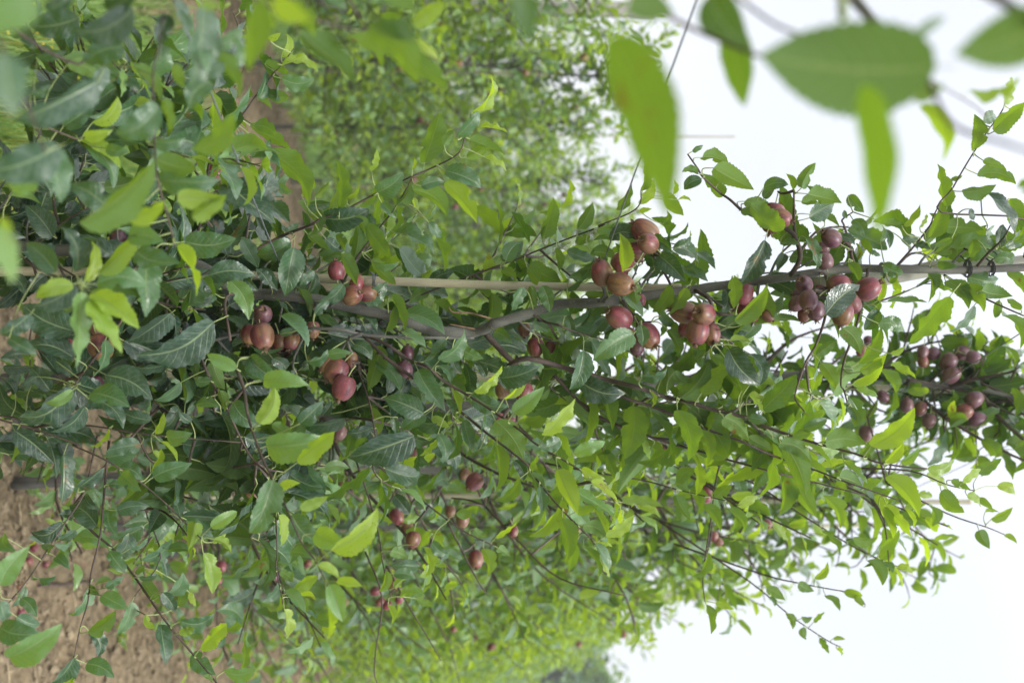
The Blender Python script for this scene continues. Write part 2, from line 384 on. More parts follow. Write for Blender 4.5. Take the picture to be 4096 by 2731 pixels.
# ------------------------------------------------------------------ the ground
ROWDIR = nrm([.308, 1, 0]); RN = np.array([ROWDIR[1], -ROWDIR[0], 0])      # RN points to the right of a row
SPACING = .86 * math.hypot(1, .308)
def row_pt(row, Y):          # row 1 = nearest, row 2 = next to the left
    x0 = -.64 if row == 1 else -.64 - 3.36 * (row - 1)
    return np.array([x0 + .308 * Y, Y, 0])

def vnoise(x, y, seed):
    r = np.random.default_rng(seed); G = r.random((256, 256)); xi = np.floor(x).astype(int); yi = np.floor(y).astype(int)
    fx = x - xi; fy = y - yi; fx = fx * fx * (3 - 2 * fx); fy = fy * fy * (3 - 2 * fy)
    g = lambda a, b: G[a % 256, b % 256]
    return (g(xi, yi) * (1 - fx) + g(xi + 1, yi) * fx) * (1 - fy) + (g(xi, yi + 1) * (1 - fx) + g(xi + 1, yi + 1) * fx) * fy
def ground_z(x, y):
    s = 0; a = .05; f = 5.0
    for k in range(5):
        s = s + a * (vnoise(x * f + 13 * k, y * f + 7 * k, 40 + k) - .5); a *= .68; f *= 2.1
    return s
def ground_material():
    m, t = new_mat('orchard_ground')
    geo = N(t, 'ShaderNodeNewGeometry'); sp = N(t, 'ShaderNodeSeparateXYZ'); t.links.new(geo.outputs['Position'], sp.inputs[0])
    q = mth(t, 'SUBTRACT', sp.outputs[0], mth(t, 'MULTIPLY', sp.outputs[1], .308))       # x offset across the rows
    q = mth(t, 'MULTIPLY', mth(t, 'ADD', q, .64), 1 / 3.36)
    q = mth(t, 'SUBTRACT', q, mth(t, 'ROUND', mth(t, 'SUBTRACT', q, .03)))
    q = mth(t, 'MULTIPLY', q, 3.36)
    n0 = N(t, 'ShaderNodeTexNoise'); n0.inputs['Scale'].default_value = 1.6; n0.inputs['Detail'].default_value = 5; t.links.new(geo.outputs['Position'], n0.inputs['Vector'])
    dist = mth(t, 'ADD', mth(t, 'ABSOLUTE', mth(t, 'SUBTRACT', q, .16)), rng_(t, n0.outputs['Fac'], .3, .7, -.35, .35))
    far = rng_(t, sp.outputs[1], 9, 14, 0, .7)
    soil = rng_(t, mth(t, 'ADD', dist, far), .85, 1.10, 1, 0)
    n1 = N(t, 'ShaderNodeTexNoise'); n1.inputs['Scale'].default_value = 26; n1.inputs['Detail'].default_value = 9; n1.inputs['Roughness'].default_value = .65; t.links.new(geo.outputs['Position'], n1.inputs['Vector'])
    n2 = N(t, 'ShaderNodeTexNoise'); n2.inputs['Scale'].default_value = 3; n2.inputs['Detail'].default_value = 4; t.links.new(geo.outputs['Position'], n2.inputs['Vector'])
    vo = N(t, 'ShaderNodeTexVoronoi'); vo.inputs['Scale'].default_value = 45; t.links.new(geo.outputs['Position'], vo.inputs['Vector'])
    sc_ = mixc(t, rng_(t, n1.outputs['Fac'], .38, .58, 0, 1), (.050, .036, .021), (.215, .164, .100))
    sc_ = mixc(t, rng_(t, n2.outputs['Fac'], .4, .65, 0, .5), sc_, (.20, .158, .105))
    gc = mixc(t, rng_(t, n1.outputs['Fac'], .35, .65, 0, 1), (.06, .13, .03), (.16, .24, .055))
    c = mixc(t, soil, gc, sc_)
    bp = N(t, 'ShaderNodeBump'); bp.inputs['Strength'].default_value = .8; bp.inputs['Distance'].default_value = .02
    t.links.new(mth(t, 'ADD', n1.outputs['Fac'], mth(t, 'MULTIPLY', vo.outputs['Distance'], .4)), bp.inputs['Height'])
    pr = N(t, 'ShaderNodeBsdfPrincipled'); t.links.new(c, pr.inputs['Base Color']); pr.inputs['Roughness'].default_value = .95; t.links.new(bp.outputs[0], pr.inputs['Normal'])
    pr.inputs['Specular IOR Level'].default_value = .15
    o = N(t, 'ShaderNodeOutputMaterial'); t.links.new(pr.outputs[0], o.inputs[0]); return m
M_GROUND = ground_material()
# one sheet: fine cells near the camera, stretching out to the horizon
gx = np.r_[-300, -120, -50, -20, np.linspace(-8, -3.2, 30), np.linspace(-3, 4.5, 260), np.linspace(4.8, 12, 30), 25, 60, 150, 300]
gy = np.r_[-100, -30, -8, np.linspace(-2, 2.3, 20), np.linspace(2.4, 11, 330), np.linspace(11.2, 22, 80), 30, 50, 100, 200, 400]
GX, GY = np.meshgrid(gx, gy, indexing='ij'); GZ = ground_z(GX, GY)
V = np.stack([GX, GY, GZ], -1).reshape(-1, 3); ny = len(gy)
I, J = np.meshgrid(np.arange(len(gx) - 1), np.arange(ny - 1), indexing='ij'); a = (I * ny + J).ravel()
F = np.stack([a, a + ny, a + ny + 1, a + 1], 1)
me = bpy.data.meshes.new('ground'); me.from_pydata(V.tolist(), [], F.tolist()); me.polygons.foreach_set('use_smooth', np.ones(len(me.polygons), bool))
me.materials.append(M_GROUND); tag(link('ground', me), kind='structure')

def row_off(x, y):
    q = (x - .308 * y + .64) / 3.36; q = q - np.round(q - .03); return q * 3.36 - .16

def blade_mat(name, a, b):
    m, t = new_mat(name)
    tco = N(t, 'ShaderNodeNewGeometry'); no = N(t, 'ShaderNodeTexNoise'); no.inputs['Scale'].default_value = 4; t.links.new(tco.outputs['Position'], no.inputs['Vector'])
    c = mixc(t, mth(t, 'MULTIPLY_ADD', tco.outputs['Random Per Island'], .7, mth(t, 'MULTIPLY', no.outputs['Fac'], .3)), a, b)
    pr = N(t, 'ShaderNodeBsdfPrincipled'); t.links.new(c, pr.inputs['Base Color']); pr.inputs['Roughness'].default_value = .5
    tr = N(t, 'ShaderNodeBsdfTranslucent'); t.links.new(c, tr.inputs['Color'])
    ms = N(t, 'ShaderNodeMixShader'); ms.inputs[0].default_value = .4; t.links.new(pr.outputs[0], ms.inputs[1]); t.links.new(tr.outputs[0], ms.inputs[2])
    o = N(t, 'ShaderNodeOutputMaterial'); t.links.new(ms.outputs[0], o.inputs[0]); return m
M_GRASS = blade_mat('grass_blade', (.07, .16, .03), (.28, .38, .09))
M_WEED = blade_mat('weed_leaf', (.08, .20, .04), (.16, .30, .06))
M_YELLOW = blade_mat('yellow_flower', (.55, .42, .03), (.65, .50, .05))

def blades(xy, hmin, hmax, wd, lean):
    n = len(xy); h = rng.uniform(hmin, hmax, n); az = rng.random(n) * 6.28; w = wd * rng.uniform(.6, 1.3, n); le = lean * rng.random(n) * h
    z0 = ground_z(xy[:, 0], xy[:, 1]) - .01
    c = np.stack([xy[:, 0], xy[:, 1], z0], 1); d = np.stack([np.cos(az), np.sin(az), 0 * az], 1); s = np.stack([-np.sin(az), np.cos(az), 0 * az], 1); u = np.array([0, 0, 1.])
    V = np.stack([c - s * w[:, None], c + s * w[:, None],
                  c + u * (h * .55)[:, None] + d * (le * .3)[:, None] + s * (w * .8)[:, None], c + u * (h * .55)[:, None] + d * (le * .3)[:, None] - s * (w * .8)[:, None],
                  c + u * h[:, None] + d * le[:, None]], 1).reshape(-1, 3)
    b = np.arange(n) * 5
    F = np.concatenate([np.stack([b, b + 1, b + 2, b + 3], 1).tolist(), ]).tolist() + np.stack([b + 3, b + 2, b + 4], 1).tolist()
    return V, F
def scatter(n, y0, y1, cond):
    Y = y0 * (y1 / y0) ** rng.random(n); X = rng.uniform(-.42, .42, n) * Y
    k = cond(X, Y); return np.stack([X[k], Y[k]], 1)
g = scatter(42000, 2.6, 24, lambda x, y: (np.abs(row_off(x, y)) + .5 * (vnoise(x * 2.3, y * 2.3, 5) - .5) > .80 - np.clip((y - 9) / 8, 0, .6)))
tuft = g + rng.normal(size=g.shape) * .03
V, F = blades(tuft, .05, .20, .0035, .9)
me = bpy.data.meshes.new('grass'); me.from_pydata(V.tolist(), [], F); me.materials.append(M_GRASS); tag(link('grass', me), 'green grass growing in the alleys between the rows', 'grass', kind='stuff')
# little yellow flowers in the grass
g = scatter(1500, 2.8, 8, lambda x, y: (row_off(x, y) < -.8) & (x < .2))
mb = MB()
for p in g:
    z = ground_z(p[0], p[1]) + rng.uniform(.08, .2); c = np.array([p[0], p[1], z]); r = rng.uniform(.004, .008); k = rng.normal(size=3) * .3 + [0, 0, 1]; k = nrm(k)
    a_ = nrm(np.cross(k, [1, .1, 0])); b_ = np.cross(k, a_)
    mb.add([c + r * (math.cos(q) * a_ + math.sin(q) * b_) + k * (.002 if i % 2 else 0) for i, q in enumerate(np.linspace(0, 2 * PI, 7)[:-1])], [(0, 1, 2, 3, 4, 5)])
    mb.tube([c, c - [0, 0, z - ground_z(p[0], p[1])]], .0008, 3, False, False)
tag(mb.build('yellow_flowers', M_YELLOW, smooth=False), 'tiny yellow wildflowers scattered through the alley grass', 'wildflowers', kind='stuff')
# clods, dry straw and prunings on the bare strip
mb = MB(); g = scatter(13000, 2.3, 11, lambda x, y: np.abs(row_off(x, y)) < 1.0)
for p in g:
    r = .005 + .018 * rng.random() ** 3; c = np.array([p[0], p[1], ground_z(p[0], p[1]) + r * .3])
    o8 = np.array([[1, 0, 0], [-1, 0, 0], [0, 1, 0], [0, -1, 0], [0, 0, 1], [0, 0, -1.]]) * r * rng.uniform(.6, 1.2, (6, 3)) + rng.normal(size=(6, 3)) * r * .25
    mb.add(c + o8, [(0, 2, 4), (2, 1, 4), (1, 3, 4), (3, 0, 4), (2, 0, 5), (1, 2, 5), (3, 1, 5), (0, 3, 5)])
tag(mb.build('soil_clods', M_SOIL, smooth=False), 'small crumbly clods lying on the bare brown soil', 'soil clods', kind='stuff')
mb = MB(); g = scatter(900, 2.4, 9, lambda x, y: np.abs(row_off(x, y)) < 1.0)
for p in g:
    L = rng.uniform(.02, .10); az = rng.random() * 6.28; c = np.array([p[0], p[1], ground_z(p[0], p[1]) + .006]); d = np.array([math.cos(az), math.sin(az), rng.normal() * .08]) * L / 2
    mb.tube([c - d, c + rng.normal(size=3) * .002, c + d], .0012, 4, False, False)
tag(mb.build('dry_straw', M_STRAW), 'dry grass stems and straw strewn over the soil', 'straw', kind='stuff')

# ------------------------------------------------------------------ apples
def apple_mesh(seed):
    r = np.random.default_rng(seed); nu, nv = 22, 24; el = r.uniform(1.14, 1.30); V = []; F = []
    for i in range(nu + 1):
        a = PI * i / nu
        for j in range(nv):
            b = 2 * PI * j / nv; rr = math.sin(a) ** .92 * (1 - .10 * math.cos(a)) * (1 + .025 * math.cos(5 * b) * max(0, -math.cos(a)) ** 2)
            z = -math.cos(a) * el
            dtop = math.exp(-(a / .30) ** 2) * .20; dbot = math.exp(-((PI - a) / .34) ** 2) * .16
            z = z + dtop - dbot          # calyx hollow at -z end, stalk hollow at +z end
            V.append((rr * math.cos(b) * (1 + .03 * math.sin(b + seed)), rr * math.sin(b), z))
    for i in range(nu):
        for j in range(nv):
            j2 = (j + 1) % nv; F.append((i * nv + j, i * nv + j2, (i + 1) * nv + j2, (i + 1) * nv + j))
    V = np.array(V); V[:, 2] *= -1
    # now -z ... the calyx end is at +z, the stalk at -z
    F = [q[::-1] for q in F]
    me = bpy.data.meshes.new('apple_body'); me.from_pydata((V * .01).tolist(), [], F); me.polygons.foreach_set('use_smooth', np.ones(len(me.polygons), bool))
    me.materials.append(M_APPLE); me.update(); return me, el
APM = [apple_mesh(s) for s in (1, 2, 3, 4)]
APMP = []
for me_, el_ in APM:
    c_ = me_.copy(); c_.materials[0] = M_APPLE_P; APMP.append((c_, el_))
def calyx_mesh():
    mb = MB()
    for k in range(5):
        a = 2 * PI * k / 5; ca, sa = math.cos(a), math.sin(a); pts = []
        for i, (r, z, w) in enumerate([(.0006, -.0012, .0008), (.0014, .0006, .0011), (.0019, .0020, .0008), (.0030 + .0008 * math.sin(k * 2), .0030, .0002)]):
            pts += [(ca * r - sa * w, sa * r + ca * w, z), (ca * r + sa * w, sa * r - ca * w, z), (ca * (r + .0003), sa * (r + .0003), z + .0003)]
        f = []
        for i in range(3):
            b = i * 3; f += [(b, b + 1, b + 4, b + 3), (b + 1, b + 2, b + 5, b + 4), (b + 2, b, b + 3, b + 5)]
        mb.add(pts, f)
    mb.tube([(0, 0, -.002), (0, 0, .0008)], [.0016, .0012], 8)
    V = np.concatenate(mb.v); me = bpy.data.meshes.new('calyx'); me.from_pydata(V.tolist(), [], mb.f); me.materials.append(M_DRY); return me
CALYX = calyx_mesh()
APPLES = []
def apple(cpos, axis, radius, label, group=None, full=True, stem=.016):
    """axis points from the stalk to the calyx end"""
    me, el = (APMP if 'purple' in label or 'plum-' in label or 'plum apple' in label or 'dark crimson' in label or 'central' in label or 'blurred cluster' in label or 'second trunk' in label else APM)[len(APPLES) % 4]; axis = nrm(axis); s = radius / .01
    rot = Vector(axis).to_track_quat('Z', 'Y')
    if full:
        root = empty('apple', Vector(cpos)); root.rotation_mode = 'QUATERNION'; root.rotation_quaternion = rot
        b = link('fruit_body', me, root); b.scale = (s, s, s)
        c = link('calyx', CALYX, root); c.location = (0, 0, radius * (el - .14)); c.scale = (s * 1.25,) * 3
        mb = MB(); bend = rng.normal(size=2) * .003
        mb.tube([(0, 0, -radius * (el - .22)), (bend[0] * .4, bend[1] * .4, -radius * el - stem * .5), (bend[0], bend[1], -radius * el - stem)], [.0010, .0009, .0012], 6)
        mb.build('stalk', M_STALK, root)
    else:
        root = link('apple', me); root.location = cpos; root.rotation_mode = 'QUATERNION'; root.rotation_quaternion = rot; root.scale = (s, s, s)
    tag(root, label, 'apple', group); APPLES.append(root)
    return np.asarray(cpos) - axis * (radius * el + stem)

# ------------------------------------------------------------------ traced branches of the near trees
def parse_pts(txt):
    k = None; out = []
    for w in txt.split():
        if w[0] in 'TCB': k = w
        else: x, y = w.split(','); out.append(fp(k, float(x), float(y)))
    return out
TREES = {}
class Branch:
    def __init__(s, txt, d0, d1, w0, w1, mat, name='branch', wob=.012):
        s.px = parse_pts(txt); n = len(s.px); cum = np.r_[0, np.cumsum([math.dist(s.px[i], s.px[i + 1]) for i in range(n - 1)])]; cum = cum / cum[-1]
        s.d = d0 + (d1 - d0) * cum
        if n > 3: s.d[1:-1] += rng.normal(size=n - 2) * wob
        pts = np.array([P(p, d) for p, d in zip(s.px, s.d)]); rad = np.array([(w0 + (w1 - w0) * c) / 2 * d / FPX for c, d in zip(cum, s.d)])
        s.P, s.R = catmull(pts, rad) if n > 2 else (pts, rad)
        s.mat = mat; s.name = name; s.leaves = Leaves(0); s.near = Leaves(3); s.mb = MB(); s.mb.tube(s.P, s.R, 9 if w0 > 18 else 7, True, False, .10); s.stalk = MB()
        s.pp = np.array([proj(p)[0] for p in s.P]); s.pd = np.array([proj(p)[1] for p in s.P])
B = []
def br(*a, **k): b = Branch(*a, **k); B.append(b); return b
TR = br('C1 -260,60 180,150 500,170 900,190 1320,275 1500,395 1650,450 C2 300,470 560,520 860,582 1040,640 1180,690 1300,703 1450,710 1540,690 1620,650 1816,592 '
        'C3 400,522 600,515 800,495 1000,460 1250,430 1500,395 C4 10,375 250,345 600,292 1000,290 1400,297 1809,280 2100,260', 1.76, 1.74, 52, 30, M_BARK, name='trunk', wob=.006)
TR.mb = MB(); TR.mb.tube(TR.P, TR.R * (1 + .08 * np.sin(np.arange(len(TR.P)) * 1.7)), 14, True, False, .04)
br('C2 1540,700 1680,850 1760,930 C3 60,930 180,880 420,940 560,980 700,1020 940,1080 1100,1140 1220,1160 1400,1215 1630,1270 C4 0,1290 130,1340 400,1430 700,1510 B4 830,110 1000,140 1170,155', 1.76, 1.62, 26, 6, M_SHOOT)
br('C3 420,940 800,1130 990,1190 1180,1270 1400,1360 1600,1430 C4 150,1520 B4 420,160 600,230 800,300 1000,370', 1.78, 1.72, 15, 5, M_SHOOT)
br('C3 300,930 600,1230 940,1380 1200,1460 1400,1515 B3 1410,70 1816,180 B4 350,225 760,330', 1.85, 1.80, 15, 5, M_SHOOT)
br('C2 700,700 905,790 1050,890 1170,935 1280,1030 1450,1130 1620,1240 1816,1380 C3 230,1440 400,1540 B3 600,210 700,300 760,380', 1.72, 1.48, 15, 5, M_SHOOT)
br('C2 740,720 890,870 1010,960 1150,1060 1400,1240 1560,1370 1816,1568 B3 200,170 350,360 490,510 620,640 680,740', 1.74, 1.60, 15, 5, M_SHOOT)
br('C2 380,680 600,690 740,722 960,740 1300,745 1480,745', 1.62, 1.66, 14, 11, M_BARK)
br('C2 640,760 730,722 740,722', 1.62, 1.62, 16, 14, M_BARK)
br('C2 1310,540 1340,575 1450,580 1530,600 1600,620', 1.70, 1.74, 5, 9, M_DRY, name='dead_twig')
br('C2 1320,655 1410,672 1500,690', 1.72, 1.75, 5, 9, M_DRY, name='dead_twig')
br('C2 700,850 730,1000 790,1180 830,1400', 1.76, 1.70, 11, 6, M_SHOOT)
br('C2 850,640 1000,520 1350,375 1530,310 1816,205 C3 220,180 450,90 690,0 T3 650,1490 850,1410 925,1345 930,1260', 1.86, 1.72, 10, 5, M_SHOOT)
br('T1 1620,1640 C2 -10,180 100,130 215,70 400,0 T2 480,1440 620,1390 850,1270 1070,1165 1200,1110 1380,1010 1430,860 1500,760', 1.78, 1.56, 13, 5, M_SHOOT)
br('C2 600,420 670,270 760,140 870,0 T2 960,1370 1070,1180', 1.76, 1.66, 11, 5, M_SHOOT)
br('T1 1300,1568 1450,960 1560,820 1700,620 1816,480 T2 110,560 150,490 210,430 290,320', 1.72, 1.52, 11, 4, M_SHOOT)
br('T1 1330,1350 1430,870 1500,680 1630,420', 1.80, 1.70, 8, 4, M_SHOOT)
br('C3 1290,430 1390,500 1410,640 1415,790', 1.72, 1.66, 18, 8, M_SHOOT)
br('C3 220,590 300,640 380,660 520,715', 1.74, 1.70, 12, 7, M_SHOOT)
br('C3 800,500 880,600 920,640 1000,640', 1.74, 1.70, 16, 8, M_SHOOT)
br('C3 1100,460 1130,400 1010,200 960,160', 1.76, 1.72, 12, 7, M_SHOOT)
br('C4 260,345 330,220 300,90 230,20 T4 0,1410 T3 1700,1440 1600,1390 1520,1320 1450,1270 1340,1170 1310,1120 1240,1020', 1.74, 1.66, 22, 6, M_SHOOT)
br('C4 300,90 T4 290,1470 290,1380 290,1260', 1.74, 1.66, 16, 7, M_SHOOT)
br('C4 720,270 680,240 650,100 620,0 T4 610,1450 680,1400', 1.74, 1.70, 16, 5, M_SHOOT)
br('C4 960,280 1100,120 1190,0 T4 1210,1430 1260,1330', 1.74, 1.68, 10, 5, M_SHOOT)
br('C4 1500,275 1570,190 1670,90 1720,0', 1.73, 1.66, 14, 5, M_SHOOT)
br('C4 1280,330 1480,450 1650,530 1809,600', 1.74, 1.66, 10, 6, M_SHOOT)
br('C4 500,330 520,440 490,630 430,800 370,900 310,1070 300,1150 360,1230', 1.74, 1.60, 14, 6, M_SHOOT)
br('C4 780,290 760,420 750,490 690,700 620,900 600,1050 620,1090 650,1200', 1.74, 1.60, 14, 6, M_SHOOT)
br('T4 1809,1700 1809,1450 1260,1400 1340,1240 1450,1050 1560,880 1660,740 1690,660', 1.70, 1.62, 9, 5, M_SHOOT)
br('C1 1650,450 1490,480 1520,760', 1.66, 1.60, 14, 12, M_SHOOT)
br('C2 0,700 C1 1560,720 1380,770 1100,860 900,930', 1.72, 1.72, 16, 9, M_BARK)
br('C1 1100,600 1300,830 1350,930 1400,1040 1500,1220 1650,1520 B2 165,250 170,470 180,720 170,800 200,950 220,1060', 1.66, 1.62, 12, 5, M_SHOOT)
br('C1 1560,950 1610,1080 1640,1270 1740,1560 B2 150,220 250,440 340,640 430,760 500,900', 1.42, 1.32, 14, 5, M_SHOOT)
br('C1 900,450 760,700 620,880 490,1060', 1.62, 1.52, 14, 7, M_SHOOT)
br('C1 -300,1180 20,1290 240,1350 520,1450 B1 480,0 700,100 920,240 1100,390 1230,520 1330,620', 1.55, 1.56, 10, 5, M_SHOOT)
br('C1 -200,1230 170,1280 640,1330 1000,1385 1600,1435', 1.70, 1.66, 9, 5, M_SHOOT)
br('B1 640,-60 560,300 430,510 300,710 180,890 40,1060', 1.66, 1.55, 8, 5, M_SHOOT)
br('B1 720,-30 700,170 680,400 660,600 600,850 580,1030 530,1200 485,1410', 1.70, 1.58, 11, 5, M_SHOOT)
br('C1 1050,1200 B1 500,380 590,550 740,680 890,870 1020,1060 1130,1210 1250,1350 1430,1568 1480,1640', 1.78, 1.60, 13, 7, M_SHOOT)
br('B1 1090,330 960,420 1060,740 870,1030 960,1120', 1.95, 1.9, 7, 4, M_SHOOT)
br('T1 1080,80 1050,300 1010,500 1020,880 1040,1180 1100,1400 1140,1568 C1 1150,130', .86, 1.25, 9, 8, M_SHOOT)
br('C1 30,60 200,260 520,400', 1.35, 1.15, 9, 6, M_SHOOT)
br('T1 840,880 980,1040 1220,1270 1400,1500', 1.55, 1.65, 9, 11, M_SHOOT)
br('T1 200,1680 340,1520 560,1380', 1.65, 1.6, 10, 7, M_SHOOT)
br('T1 250,820 480,910 560,960', 1.25, 1.30, 8, 6, M_SHOOT)
NEAR_N = len(B)
# hanging shoots of the tree beside the camera (out of focus)
F0 = len(B)
br('T1 -500,-200 430,400 620,290 1000,-150', .95, 1.1, 14, 10, M_SHOOT)
br('T2 300,-300 650,0 760,170 980,260 1240,400', .80, .92, 12, 7, M_SHOOT)
br('T1 1250,-300 T2 100,40 400,125 550,165 750,200 840,160', .80, .88, 14, 8, M_SHOOT)
br('T3 700,-150 1000,40 1250,180 1600,330 1816,400 T4 250,400 700,560', .62, .56, 22, 12, M_SHOOT)
br('T3 1400,-150 1750,120 T4 300,220 700,350 1170,420', .60, .52, 16, 12, M_SHOOT)
br('T4 500,-250 600,-60 610,60 615,120', .55, .55, 50, 36, M_STALK)
br('T4 1170,520 1300,780 1450,880 1700,950 2100,1100', .55, .50, 20, 14, M_SHOOT)
br('T4 1100,480 1270,575 1480,700 1560,770', .62, .80, 9, 7, M_SHOOT)
br('T4 1900,150 2200,-100', .45, .45, 22, 22, M_STALK)
br('T1 -400,300 -100,200 60,400 300,1000', .55, .80, 14, 9, M_SHOOT)

